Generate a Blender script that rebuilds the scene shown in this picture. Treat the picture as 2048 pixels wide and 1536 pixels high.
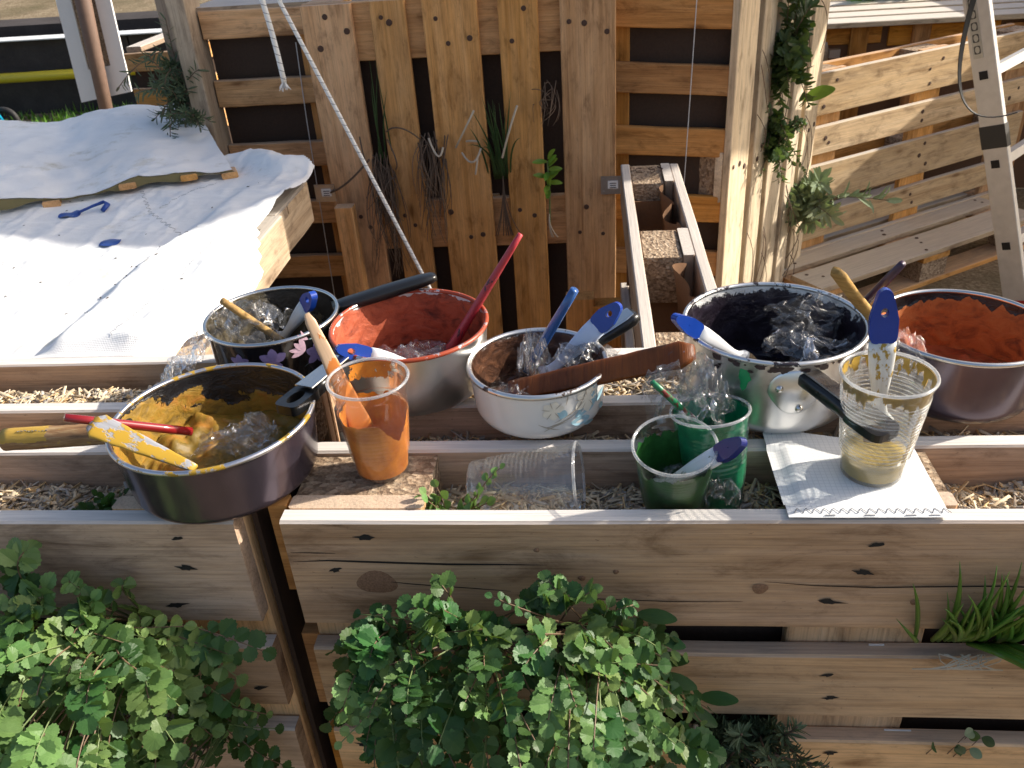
import bpy, bmesh, math, random
import numpy as np
from mathutils import Vector, Matrix, noise
for o in list(bpy.data.objects): bpy.data.objects.remove(o)
scn = bpy.context.scene
col = scn.collection
rad = math.radians

# ------------------------------------------------------------------ camera
PITCH, YAW, ROLL = rad(30.834), rad(6.366), rad(-4.16)
cam_d = bpy.data.cameras.new('camera'); cam = bpy.data.objects.new('camera', cam_d); col.objects.link(cam)
cam_d.sensor_width = 36.0; cam_d.lens = 1700.8/2048*36.0; cam_d.clip_start = 0.02; cam_d.clip_end = 500
_f = Vector((-math.sin(YAW)*math.cos(PITCH), math.cos(YAW)*math.cos(PITCH), -math.sin(PITCH)))
_r = Vector((math.cos(YAW), math.sin(YAW), 0)); _u = _r.cross(_f)
_a = _r*math.cos(ROLL)+_u*math.sin(ROLL); _b = _u*math.cos(ROLL)-_r*math.sin(ROLL)
cam.matrix_world = Matrix(((_a.x,_b.x,-_f.x,0.0),(_a.y,_b.y,-_f.y,-.65166),(_a.z,_b.z,-_f.z,.55141),(0,0,0,1)))
cam_d.dof.use_dof = True; cam_d.dof.focus_distance = 0.92; cam_d.dof.aperture_fstop = 22.0
scn.camera = cam
scn.render.resolution_x, scn.render.resolution_y = 1024, 768

# ------------------------------------------------------------------ sky and sun
SUN_AZ, SUN_EL = rad(17.5), rad(31.0)          # azimuth measured from +X towards +Y
w = bpy.data.worlds.new('World'); scn.world = w; w.use_nodes = True
nt = w.node_tree; bg = nt.nodes['Background']
sky = nt.nodes.new('ShaderNodeTexSky'); sky.sky_type = 'NISHITA'; sky.sun_disc = False
sky.sun_elevation = SUN_EL; sky.sun_rotation = math.pi/2 - SUN_AZ
sky.air_density = 1.0; sky.dust_density = 3.5; sky.ozone_density = 1.0
nt.links.new(sky.outputs[0], bg.inputs[0]); bg.inputs[1].default_value = 0.10
sl = bpy.data.lights.new('sun', 'SUN'); sl.energy = 3.9; sl.angle = rad(0.53); sl.color = (1.0, 0.93, 0.82)
sun = bpy.data.objects.new('sun', sl); col.objects.link(sun)
sd = Vector((math.cos(SUN_AZ)*math.cos(SUN_EL), math.sin(SUN_AZ)*math.cos(SUN_EL), math.sin(SUN_EL)))
sun.rotation_euler = sd.to_track_quat('Z', 'Y').to_euler(); sun.location = sd*20
vs = scn.view_settings; vs.view_transform = 'Standard'; vs.look = 'None'; vs.gamma = 1.0; vs.exposure = 0.95
try: vs.use_curve_mapping = False
except Exception: pass
scn.render.engine = 'CYCLES'
scn.cycles.transparent_max_bounces = 16; scn.cycles.max_bounces = 8

# ------------------------------------------------------------------ helpers
WM = {}                                            # world matrices of built objects
def reg(o, M, parent=None):
    col.objects.link(o); WM[o.name] = M.copy()
    if parent is not None:
        o.parent = parent; o.matrix_basis = WM[parent.name].inverted() @ M
    else: o.matrix_basis = M
    return o
def tag(o, label, cat=None, group=None, kind=None):
    o['label'] = label
    if cat: o['category'] = cat
    if group: o['group'] = group
    if kind: o['kind'] = kind
    return o
def thing(name, label, cat, loc=(0,0,0), group=None):
    o = bpy.data.objects.new(name, None); o.empty_display_size = .02
    reg(o, Matrix.Translation(loc)); return tag(o, label, cat, group)
def mk(name, verts, faces, mat, parent=None, smooth=False, M=None, uvs=None, attrs=None, mats=None, fmat=None):
    me = bpy.data.meshes.new(name); me.from_pydata([tuple(v) for v in verts], [], [tuple(f) for f in faces]); me.update()
    for m in (mats or [mat]): me.materials.append(m)
    if fmat is not None: me.polygons.foreach_set('material_index', np.array(fmat, dtype=np.int32))
    if smooth: me.polygons.foreach_set('use_smooth', np.ones(len(me.polygons), dtype=bool))
    if uvs is not None:
        ul = me.uv_layers.new(name='UVMap'); li = np.zeros(len(me.loops), dtype=np.int32); me.loops.foreach_get('vertex_index', li)
        ul.data.foreach_set('uv', np.array(uvs, dtype=np.float32)[li].ravel())
    if attrs:
        for k, v in attrs.items():
            v = np.array(v, dtype=np.float32)
            if v.ndim == 1: a = me.attributes.new(k, 'FLOAT', 'POINT'); a.data.foreach_set('value', v)
            else: a = me.attributes.new(k, 'FLOAT_COLOR', 'POINT'); a.data.foreach_set('color', np.c_[v, np.ones(len(v))].astype(np.float32).ravel())
    me.update()
    o = bpy.data.objects.new(name, me)
    return reg(o, M or Matrix.Identity(4), parent)
def inst(name, me, M, parent=None):
    return reg(bpy.data.objects.new(name, me), M, parent)
def frame(o, ex, ey, ez):
    ex, ey, ez = Vector(ex), Vector(ey), Vector(ez)
    return Matrix(((ex.x,ey.x,ez.x,o[0]),(ex.y,ey.y,ez.y,o[1]),(ex.z,ey.z,ez.z,o[2]),(0,0,0,1)))
def along(p0, p1, hint=(0,0,1)):
    """frame at p0, local Z towards p1, local Y near hint"""
    z = (Vector(p1)-Vector(p0)).normalized(); h = Vector(hint); x = h.cross(z)
    if x.length < 1e-4: x = Vector((1,0,0)).cross(z)
    x.normalize(); y = z.cross(x); return frame(p0, x, y, z)
def tube(pts, radii, n=8, cap=True):
    """vertices, faces, uvs of a tube through points"""
    pts = [Vector(p) for p in pts]; V=[]; F=[]; U=[]; ref=None; L=0
    for i, p in enumerate(pts):
        t = (pts[min(i+1,len(pts)-1)]-pts[max(i-1,0)]).normalized()
        if ref is None:
            ref = Vector((0,0,1)) if abs(t.z)<.9 else Vector((1,0,0))
        a = (ref - t*ref.dot(t)).normalized(); b = t.cross(a); ref = a
        if i: L += (p-pts[i-1]).length
        r = radii[i] if hasattr(radii,'__len__') else radii
        for k in range(n):
            th = 2*math.pi*k/n; V.append(p + a*(r*math.cos(th)) + b*(r*math.sin(th))); U.append((L, k/n))
        if i:
            for k in range(n):
                F.append(((i-1)*n+k, (i-1)*n+(k+1)%n, i*n+(k+1)%n, i*n+k))
    if cap:
        F.append(tuple(range(n))[::-1]); F.append(tuple(range((len(pts)-1)*n, len(pts)*n)))
    return V, F, U
def bez(a, b, c, n):
    a,b,c = Vector(a),Vector(b),Vector(c)
    return [a*(1-t)**2 + b*(2*t*(1-t)) + c*t*t for t in [i/(n-1) for i in range(n)]]
def loft(stations, n=20, p=2.6, cap=True):
    """stations: (z, halfwidth x, halfthickness y[, x offset, y offset]) -> superellipse loft"""
    V=[]; F=[]
    for i, s in enumerate(stations):
        z,a,b = s[:3]; ox = s[3] if len(s)>3 else 0; oy = s[4] if len(s)>4 else 0
        for k in range(n):
            th = 2*math.pi*k/n; c, q = math.cos(th), math.sin(th)
            V.append((ox+a*math.copysign(abs(c)**(2/p),c), oy+b*math.copysign(abs(q)**(2/p),q), z))
        if i:
            for k in range(n): F.append(((i-1)*n+k, (i-1)*n+(k+1)%n, i*n+(k+1)%n, i*n+k))
    if cap: F.append(tuple(range(n))[::-1]); F.append(tuple(range((len(stations)-1)*n, len(stations)*n)))
    return V, F
def lathe(prof, n=96, close=False):
    """profile (r,z) list -> verts, faces"""
    V=[]; F=[]
    for i,(r,z) in enumerate(prof):
        for k in range(n):
            th=2*math.pi*k/n; V.append((r*math.cos(th), r*math.sin(th), z))
        if i:
            for k in range(n): F.append(((i-1)*n+k, (i-1)*n+(k+1)%n, i*n+(k+1)%n, i*n+k))
    if close:
        m=len(prof)
        for k in range(n): F.append(((m-1)*n+k, (m-1)*n+(k+1)%n, (k+1)%n, k))
    return V, F
def join(parts):
    V=[]; F=[]
    for v,f in parts:
        b=len(V); V+= [tuple(x) for x in v]; F += [tuple(i+b for i in q) for q in f]
    return V,F
def boxvf(c, s):
    x,y,z=c; a,b,d=s[0]/2,s[1]/2,s[2]/2
    V=[(x-a,y-b,z-d),(x+a,y-b,z-d),(x+a,y+b,z-d),(x-a,y+b,z-d),(x-a,y-b,z+d),(x+a,y-b,z+d),(x+a,y+b,z+d),(x-a,y+b,z+d)]
    return V,[(0,3,2,1),(4,5,6,7),(0,1,5,4),(1,2,6,5),(2,3,7,6),(3,0,4,7)]
def fbm(x,y,z,o=4):
    return noise.fractal(Vector((x,y,z)), 1.0, 2.0, o)

# ------------------------------------------------------------------ materials
def newmat(name):
    m = bpy.data.materials.new(name); m.use_nodes = True; t = m.node_tree
    for n in list(t.nodes): t.nodes.remove(n)
    out = t.nodes.new('ShaderNodeOutputMaterial'); return m, t, out
def N(t, typ, **kw):
    n = t.nodes.new('ShaderNode'+typ)
    for k,v in kw.items():
        if k.startswith('i_'):
            k2 = k[2:]; k2 = int(k2) if k2.isdigit() else k2
            n.inputs[k2].default_value = v
        else: setattr(n,k,v)
    return n
def ramp(t, fac, stops):
    r = N(t,'ValToRGB'); e = r.color_ramp.elements
    while len(e) < len(stops): e.new(.5)
    for x,(p,c) in zip(e, stops): x.position = p; x.color = (c if len(c)==4 else (*c,1))
    t.links.new(fac, r.inputs[0]); return r.outputs[0]
def mixc(t, fac, a, b, typ='MIX'):
    m = N(t,'MixRGB', blend_type=typ)
    for i,x in enumerate((fac,a,b)):
        if hasattr(x,'links'): t.links.new(x, m.inputs[i])
        elif isinstance(x,(int,float)): m.inputs[i].default_value = x if i==0 else (x,x,x,1)
        else: m.inputs[i].default_value = (*x,1)
    return m.outputs[0]
def math_(t, op, a, b=None, clamp=False):
    m = N(t,'Math', operation=op, use_clamp=clamp)
    for i,x in enumerate((a,b)):
        if x is None: continue
        if hasattr(x,'links'): t.links.new(x, m.inputs[i])
        else: m.inputs[i].default_value = x
    return m.outputs[0]
def ncoord(t, scale, obj=True, rnd=True):
    tc = N(t,'TexCoord'); v = tc.outputs['Object']
    if rnd:
        oi = N(t,'ObjectInfo'); sc = N(t,'VectorMath', operation='SCALE'); sc.inputs[0].default_value = (37.1,91.7,53.3)
        t.links.new(oi.outputs['Random'], sc.inputs['Scale']); ad = N(t,'VectorMath', operation='ADD')
        t.links.new(v, ad.inputs[0]); t.links.new(sc.outputs[0], ad.inputs[1]); v = ad.outputs[0]
    mp = N(t,'Mapping'); mp.inputs['Scale'].default_value = scale; t.links.new(v, mp.inputs[0]); return mp.outputs[0]
def noisen(t, vec, scale=1, detail=4, rough=.55, dist=0):
    n = N(t,'TexNoise'); n.inputs['Scale'].default_value=scale; n.inputs['Detail'].default_value=detail
    n.inputs['Roughness'].default_value=rough; n.inputs['Distortion'].default_value=dist
    if vec is not None: t.links.new(vec, n.inputs['Vector'])
    return n.outputs[0]
def princ(t, out, color=None, rough=.5, metal=0, bump=None, bstr=.3, bdist=.002, spec=.5, **kw):
    p = N(t,'BsdfPrincipled'); p.inputs['Roughness'].default_value = rough if not hasattr(rough,'links') else .5
    if hasattr(rough,'links'): t.links.new(rough, p.inputs['Roughness'])
    p.inputs['Metallic'].default_value = metal; p.inputs['Specular IOR Level'].default_value = spec
    if color is not None:
        if hasattr(color,'links'): t.links.new(color, p.inputs['Base Color'])
        else: p.inputs['Base Color'].default_value = (*color,1)
    if bump is not None:
        b = N(t,'Bump'); b.inputs['Strength'].default_value=bstr; b.inputs['Distance'].default_value=bdist
        t.links.new(bump, b.inputs['Height']); t.links.new(b.outputs[0], p.inputs['Normal'])
    for k,v in kw.items(): p.inputs[k.replace('_',' ')].default_value = v
    t.links.new(p.outputs[0], out.inputs[0]); return p
def wood(name, light, mid, dark, weather=None, wamt=.85, stain=.35, rough=.78, bstr=.5, streak=1.0):
    m,t,out = newmat(name)
    v1 = ncoord(t,(1.3,20,20)); g = noisen(t, v1, 1.5, 6, .6, .9)
    c = ramp(t, g, [(.24,dark),(.45,mid),(.70,light)])
    v2 = ncoord(t,(7,300,300)); f = noisen(t, v2, 1, 4, .7, .2)
    ff = ramp(t, f, [(.3,(.60,.57,.55)),(.52,(1,1,1)),(.75,(1.12,1.10,1.07))])
    c = mixc(t, .75*streak, c, ff, 'MULTIPLY')
    # knots
    v3 = ncoord(t,(4.2,11,11)); vo = N(t,'TexVoronoi'); vo.inputs['Scale'].default_value=1.0; t.links.new(v3, vo.inputs['Vector'])
    dn = math_(t,'ADD', vo.outputs['Distance'], math_(t,'MULTIPLY', math_(t,'SUBTRACT',g,.5), .16))
    k = ramp(t, dn, [(.035,(1,1,1)),(.11,(.25,.25,.25)),(.2,(0,0,0))])
    c = mixc(t, math_(t,'MULTIPLY',k,.8), c, (dark[0]*.45,dark[1]*.38,dark[2]*.35))
    # stains with a shape of their own
    v4 = ncoord(t,(2.5,7,7)); s = noisen(t, v4, 1.3, 5, .6, .4)
    c = mixc(t, math_(t,'MULTIPLY', ramp(t,s,[(.52,(0,0,0)),(.72,(1,1,1))]), stain), c, (dark[0]*.5,dark[1]*.5,dark[2]*.55))
    sp_ = noisen(t, ncoord(t,(120,260,260)),1,3,.7); c = mixc(t, math_(t,'MULTIPLY',ramp(t,sp_,[(.66,(0,0,0)),(.74,(1,1,1))]),.55), c, (dark[0]*.35,dark[1]*.33,dark[2]*.33))
    mo = noisen(t, ncoord(t,(9,26,26)),1,6,.7,.5); c = mixc(t,.85,c,ramp(t,mo,[(.30,(.42,.38,.35)),(.47,(.95,.94,.93)),(.70,(1.16,1.14,1.10))]),'MULTIPLY')
    oi = N(t,'ObjectInfo'); br = math_(t,'ADD', math_(t,'MULTIPLY',oi.outputs['Random'],.34), .83)
    hs = N(t,'HueSaturation'); t.links.new(c, hs.inputs['Color']); t.links.new(br, hs.inputs['Value'])
    t.links.new(math_(t,'ADD', math_(t,'MULTIPLY',math_(t,'FRACT',math_(t,'MULTIPLY',oi.outputs['Random'],17.3)),.25),.98), hs.inputs['Saturation']); c = hs.outputs[0]
    if weather:
        ge = N(t,'NewGeometry'); sx = N(t,'SeparateXYZ'); t.links.new(ge.outputs['Normal'], sx.inputs[0])
        up = ramp(t, sx.outputs[2], [(.45,(0,0,0)),(.85,(1,1,1))])
        wc = mixc(t, f, (weather[0]*.5,weather[1]*.5,weather[2]*.52), (weather[0]*1.35,weather[1]*1.33,weather[2]*1.3))
        c = mixc(t, math_(t,'MULTIPLY',up,wamt), c, wc)
    h = math_(t,'ADD', math_(t,'MULTIPLY',f,.7), math_(t,'MULTIPLY',g,.5))
    princ(t, out, c, rough, 0, h, bstr, .0022, spec=.25); return m
def flat(name, color, rough=.5, metal=0, var=.12, nscale=40, bstr=0.0, spec=.5, coat=0, bdist=.002, aniso=None):
    m,t,out = newmat(name); v = ncoord(t,(nscale,)*3); n = noisen(t,v,1,5,.6)
    c = mixc(t, n, tuple(x*(1-var) for x in color), tuple(min(1,x*(1+var)) for x in color))
    rg = math_(t,'ADD', math_(t,'MULTIPLY', n, rough*.5), rough*.75)
    p = princ(t,out,c,rg,metal,n if bstr else None,bstr,bdist,spec=spec)
    if coat: p.inputs['Coat Weight'].default_value = coat; p.inputs['Coat Roughness'].default_value=.06
    return m
M = {}
M['wood_plank'] = wood('wood_plank', (.58,.43,.325),(.50,.355,.25),(.31,.205,.14), weather=(.72,.68,.63), wamt=.95, stain=.45)
M['wood_fresh'] = wood('wood_fresh', (.76,.54,.35),(.68,.455,.275),(.48,.295,.165), weather=(.50,.45,.40), wamt=.5, stain=.22)
M['wood_warm'] = wood('wood_warm', (.74,.46,.25),(.62,.36,.18),(.38,.20,.09), weather=(.5,.42,.34), wamt=.5, stain=.4)
M['wood_orange'] = wood('wood_orange', (.62,.34,.15),(.50,.255,.105),(.28,.13,.05), stain=.35)
M['wood_pale'] = wood('wood_pale', (.72,.62,.47),(.64,.53,.385),(.46,.35,.24), weather=(.62,.58,.52), stain=.2)
M['wood_wall'] = wood('wood_wall', (.66,.52,.36),(.57,.43,.28),(.38,.26,.16), weather=(.6,.55,.47), stain=.3)
M['wood_grey'] = wood('wood_grey', (.52,.43,.33),(.44,.35,.26),(.28,.21,.15), weather=(.55,.52,.48), stain=.3)
M['wood_rail'] = wood('wood_rail', (.40,.31,.23),(.34,.25,.18),(.22,.15,.1), weather=(.60,.55,.49), wamt=.95, stain=.25)
def chipboard(name, a, b, c):
    m,t,out = newmat(name); v = ncoord(t,(70,160,110)); vo = N(t,'TexVoronoi'); vo.inputs['Scale'].default_value=1.6; t.links.new(v,vo.inputs['Vector'])
    n = noisen(t, ncoord(t,(220,220,220)),1,4,.7); n2 = noisen(t, ncoord(t,(14,14,14)),1,4,.6)
    cc = ramp(t, vo.outputs['Color'], [(.15,c),(.5,b),(.85,a)]); cc = mixc(t,.6,cc,ramp(t,n,[(.35,(.35,.3,.27)),(.6,(1,1,1))]),'MULTIPLY')
    cc = mixc(t,.5,cc,ramp(t,n2,[(.3,(.55,.5,.46)),(.6,(1,1,1))]),'MULTIPLY')
    princ(t,out,cc,.9,0,math_(t,'ADD',vo.outputs['Distance'],n),.9,.003,spec=.15); return m
M['chipboard'] = chipboard('chipboard',(.62,.48,.34),(.45,.33,.22),(.26,.18,.12))
M['felt'] = flat('felt',(.062,.042,.032),.95,0,.25,160,.4,spec=.1)
M['felt_light'] = flat('felt_light',(.16,.09,.052),.95,0,.2,160,.4,spec=.1)
M['hole_shade'] = flat('hole_shade',(.012,.01,.009),.8,0,.3,200)
M['rust'] = flat('rust',(.075,.038,.024),.8,0,.4,300)
M['crack'] = flat('crack',(.02,.014,.01),.95,0,.2,100)
M['soil'] = flat('soil',(.035,.025,.018),.95,0,.5,90,.8)
# ------------------------------------------------------------------ ground
def ground_mat():
    m,t,out = newmat('ground_earth'); v = ncoord(t,(1,1,1),rnd=False)
    n = noisen(t,v,1.2,6,.6); n2 = noisen(t,v,60,5,.7); n3 = noisen(t,v,9,5,.6)
    c = ramp(t,n2,[(.3,(.12,.085,.05)),(.5,(.27,.21,.135)),(.7,(.46,.38,.26))])
    c = mixc(t, ramp(t,n,[(.45,(0,0,0)),(.62,(1,1,1))]), c, (.16,.13,.075)); c = mixc(t,.4,c,ramp(t,n3,[(.3,(.5,.45,.4)),(.6,(1,1,1))]),'MULTIPLY')
    princ(t,out,c,.95,0,math_(t,'ADD',n2,n3),.8,.02,spec=.1); return m
M['ground'] = ground_mat()
GZ = -.9
g = mk('ground', [(-60,-20,GZ),(60,-20,GZ),(60,90,GZ),(-60,90,GZ)], [(0,1,2,3)], M['ground']); g['kind']='structure'

# ------------------------------------------------------------------ boards and pallets
BC = {}
def board_mesh(L, W, T, key, mat, seed=0, jag=1.0):
    """chamfered plank: length along x, width y, thickness z, centred; slightly uneven"""
    k = (round(L,4),round(W,4),round(T,4),key,seed)
    if k in BC: return BC[k]
    r = random.Random(hash((k[0],k[1],k[2],seed)) & 0xffff); ch = min(.0025, T*.15); n=5; V=[]; F=[]
    for i in range(n+1):
        x = -L/2+L*i/n; j = [r.uniform(-1,1)*.0011*jag for _ in range(4)]; e = r.uniform(-1,1)*.002*jag if i in (0,n) else 0
        a,b = W/2, T/2
        cs = [(-a+ch+j[0],-b),(a-ch+j[1],-b),(a+j[1],-b+ch),(a+j[1],b-ch),(a-ch+j[1],b+j[2]*.5),(-a+ch+j[0],b+j[2]*.5),(-a+j[0],b-ch),(-a+j[0],-b+ch)]
        for (y,z) in cs: V.append((x+e,y,z))
        if i:
            o=(i-1)*8; q=i*8
            for m_ in range(8): F.append((o+m_,q+m_,q+(m_+1)%8,o+(m_+1)%8))
    F.append(tuple(range(8))); F.append(tuple(range(n*8,n*8+8))[::-1])
    me = bpy.data.meshes.new('plank'); me.from_pydata(V,[],F); me.materials.append(M[mat]); me.update(); BC[k]=me; return me
RS = random.Random(7)
def board(name, parent, O, ex, ey, ez, c, size, mat, swap=False):
    """place a plank; c = centre in the pallet frame, size=(x,y,z) in it; swap: length runs along y"""
    ex,ey,ez = Vector(ex),Vector(ey),Vector(ez)
    p = Vector(O)+ex*c[0]+ey*c[1]+ez*c[2]
    sd_ = RS.randrange(3)
    if swap: me = board_mesh(size[1],size[0],size[2],mat,mat,sd_); Mx = frame(p, ey, -ex, ez)
    else: me = board_mesh(size[0],size[1],size[2],mat,mat,sd_); Mx = frame(p, ex, ey, ez)
    Mx = Mx @ Matrix.Rotation(RS.uniform(-.0025,.0025),4,'Z')
    return inst(name, me, Mx, parent)
def hole_mesh(seed, elong):
    r = random.Random(seed); V=[(0,0,.0004)]; n=12
    for k in range(n):
        th=2*math.pi*k/n; a=.0055*(1+r.uniform(-.3,.4)); x=a*math.cos(th)*elong; 
        if abs(math.cos(th))>.93: x*=1.0+r.uniform(.1,1.0)
        V.append((x, a*.75*math.sin(th), .0006))
    F=[(0,1+k,1+(k+1)%n) for k in range(n)]
    me=bpy.data.meshes.new('nail_hole_shade'); me.from_pydata(V,[],F); me.materials.append(M['hole_shade']); return me  # flat black disc, painted as the shade inside a countersunk hole
HM = [hole_mesh(i, 1.3+.15*(i%4)) for i in range(8)]
def nail_mesh():
    V,F = lathe([(.0001,.0012),(.0035,.0012),(.0045,.0006),(.0046,0)],10)
    me=bpy.data.meshes.new('nail_head'); me.from_pydata(V,[],F); me.materials.append(M['rust']); return me
NMS = nail_mesh()
DECK = [(0,.145),(.186,.1),(.3275,.145),(.514,.1),(.655,.145)]
def pallet(name, label, O, ex, ey, ez, mats, L=1.2, group=None, holes='nail', blocks=True, seed=1, felt=None, bottom=True, block_mat='chipboard', deck=None):
    """full wooden pallet in its own frame (x length, y 0.8 width, z up to deck); parts are children"""
    ex,ey,ez = Vector(ex),Vector(ey),Vector(ez); O=Vector(O); r=random.Random(seed)
    t = thing(name, label, 'pallet', tuple(O+ex*L/2+ey*.4), group)
    dk, st, bt = mats
    xs = [.0725, L/2, L-.0725]
    for (y0,w_) in (deck or DECK):
        b = board('deck_board', t, O, ex,ey,ez, (L/2,y0+w_/2,.133),(L,w_,.022), dk)
        for x in xs:                                       # nail marks at every stringer
            n = 3 if w_>.12 else 2
            for q in range(n):
                px = x+r.uniform(-.045,.045); py = y0+w_*(.5+(q-(n-1)/2)*.3)+r.uniform(-.012,.012)
                P = O+ex*px+ey*py+ez*.1444
                a = Matrix.Rotation(r.uniform(-.3,.3),4,'Z')
                if holes=='nail': 
                    Mx = frame(P,ex,ey,ez)@Matrix.Scale(r.uniform(1.2,1.9),4); inst('nail_head', NMS, Mx, b)
                else: inst('nail_hole_shade', HM[r.randrange(8)], frame(P,ex,ey,ez)@a@Matrix.Scale(r.uniform(.6,.9),4), b)
    for x in xs: board('stringer', t, O, ex,ey,ez, (x,.4,.111),(.145,.8,.0214), st, True)
    if bottom:
        for (y0,w_) in ((0,.1),(.3275,.145),(.7,.1)): board('bottom_board', t, O, ex,ey,ez, (L/2,y0+w_/2,.011),(L,w_,.022), bt)
    if blocks:
        for x in xs:
            for (y0,w_) in ((.0,.1),(.3275,.145),(.7,.1)):
                dy = -.003 if y0>.6 else (.003 if y0<.1 else 0)
                board('block', t, O, ex,ey,ez, (x,y0+w_/2+dy,.061),(.143,w_-.004,.077), block_mat)
    if felt:
        V,F = boxvf((L/2,.36,felt),(L-.02,.70,.004)) if felt<.098 else boxvf((L/2,.36,felt),(L-.02,.70,.003)); V=[O+ex*v[0]+ey*v[1]+ez*v[2] for v in V]
        mk('felt_liner', V, F, M['felt'], t, M=Matrix.Identity(4))
    return t
X_,Y_,Z_ = Vector((1,0,0)),Vector((0,1,0)),Vector((0,0,1))
front = ('wood_fresh','wood_orange','wood_plank')
XR, XL = -.3216, -1.570
# planter in front: right and left, front row and back row
G1='pallets standing on edge as a planter'
pA = pallet('pallet_planter','right front pallet on edge, knotty weathered top plank below the cups, holding wood chips', (XR,.144,-.8), X_, Z_, -Y_, ('wood_fresh','wood_fresh','wood_plank'), group=G1, holes='hole', seed=3, felt=.0985)
pB = pallet('pallet_planter','left front pallet on edge under the yellow paint pot, bush growing from its gaps', (XL,.144,-.8), X_, Z_, -Y_, ('wood_plank','wood_fresh','wood_plank'), group=G1, holes='hole', seed=4, felt=.0985)
pC = pallet('pallet_planter','right rear pallet on edge carrying the aluminium and red pots', (XR+1.2,.216,-.8), -X_, Z_, Y_, ('wood_plank','wood_plank','wood_plank'), group=G1, holes='nail', seed=5, felt=.0985)
pD = pallet('pallet_planter','left rear pallet on edge in front of the white cloth bench', (XL+1.2,.216,-.8), -X_, Z_, Y_, ('wood_plank','wood_plank','wood_plank'), group=G1, holes='nail', seed=6, felt=.0985)
for p in (pA,pB,pC,pD):
    wx = WM[p.name].translation
    for dx in (-.5,0,.5):
        V,F = boxvf((wx.x+dx, wx.y-.072 if p in (pA,pB) else wx.y+.072, -.85),(.1,.13,.099)); mk('foot_block',V,F,M['wood_orange'],p)
for p,mt in ((pA,'wood_plank'),):                         # the top front plank is greyer than the ones under it
    bs=[c for c in p.children if c.name.startswith('deck_board')]; tb=max(bs,key=lambda c:WM[c.name].translation.z)
    tb.data = tb.data.copy(); tb.data.materials[0]=M[mt]; tb['label']='grey-brown knotty top plank'
# long cracks in the top front plank
def crack(parent, pts, w0):
    V=[];F=[]
    for i,(x,z) in enumerate(pts):
        ww = w0*(1-abs(2*i/(len(pts)-1)-1)**3)+.0002; V += [(x,-.0007,z-ww),(x,-.0007,z+ww)]
        if i: F.append((2*i-2,2*i,2*i+1,2*i-1))
    mk('crack',V,F,M['crack'],parent)
tbA=tb
crack(tbA,[(-.318,-.054),(-.28,-.052),(-.24,-.0535),(-.2,-.055),(-.15,-.0565),(-.1,-.0565),(-.05,-.057)],.0012)
crack(tbA,[(-.318,-.041),(-.29,-.0415),(-.27,-.042)],.0006)
crack(tbA,[(-.23,-.080),(-.2,-.084),(-.17,-.087),(-.13,-.090),(-.09,-.094)],.0005)
crack(tbA,[(.17,-.078),(.22,-.083),(.28,-.085),(.33,-.0835),(.4,-.082),(.48,-.086),(.55,-.087)],.0006)
crack(tbA,[(-.05,-.10),(.0,-.104),(.08,-.107),(.15,-.106)],.0004)
def knot(parent, x, z, a, b):
    V=[(x,-.0012,z)];F=[];n=20
    for rr,dy in ((.45,-.0011),(1.0,-.0004)):
        for k in range(n):
            th=2*math.pi*k/n; q=1+.08*math.sin(3*th+x*40); V.append((x+a*rr*q*math.cos(th),dy,z+b*rr*q*math.sin(th)))
    for k in range(n): F.append((0,1+k,1+(k+1)%n)); F.append((1+k,1+n+k,1+n+(k+1)%n,1+(k+1)%n))
    mk('knot',V,F,M['knotwood'],parent,smooth=True)
def knot_mat():
    m,t,out=newmat('knotwood'); v=ncoord(t,(500,500,500)); n=noisen(t,v,1,5,.6,.5)
    princ(t,out,ramp(t,n,[(.3,(.17,.09,.05)),(.6,(.29,.165,.10))]),.7,0,n,.3,.001,spec=.25); return m
M['knotwood']=knot_mat()
knot(tbA,-.232,-.083,.022,.016); knot(tbA,.166,-.088,.008,.007); knot(tbA,.02,-.066,.003,.003)
knot(tbA,-.06,-.037,.003,.003); knot(tbA,-.015,-.075,.004,.0035); knot(tbA,.32,-.105,.004,.004)
# left pallet: thin dark strip set in the slot between the two pallets
V,F=boxvf((-.362,.075,-.4),(.006,.09,.78)); mk('dark_strip',V,F,M['felt'],pB)
for z in (-.06,-.25,-.42):
    V,F=boxvf((-.333,.035,z),(.02,.018,.12)); mk('wood_packer',V,F,M['wood_orange'],pA)

# central pallet door at the back, planks upright
pE = pallet('upright_pallet','tall pallet with upright planks in the middle of the background, dry roots in its gaps', (.07,1.65+.144,GZ), Z_, -X_, -Y_, ('wood_warm','wood_warm','wood_warm'), seed=11, felt=.085, block_mat='wood_warm', deck=[(0,.141),(.195,.1),(.345,.141),(.531,.092),(.669,.131)])
# sun-lit pallet seen almost edge-on
n60 = Vector((math.sin(rad(60)),-math.cos(rad(60)),0)); d60 = Vector((math.cos(rad(60)),math.sin(rad(60)),0))
far = Vector((.392,1.752,GZ))+d60*.8-n60*.144
pF = pallet('upright_pallet','pale sunlit pallet of upright planks seen almost edge-on, herbs growing between them', tuple(far), Z_, -d60, n60, ('wood_pale','wood_pale','wood_pale'), seed=12, felt=.08, L=1.35)
LPd=Vector((math.cos(rad(33)),math.sin(rad(33)),0)); LP0=Vector((.80,2.14,GZ))
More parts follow.
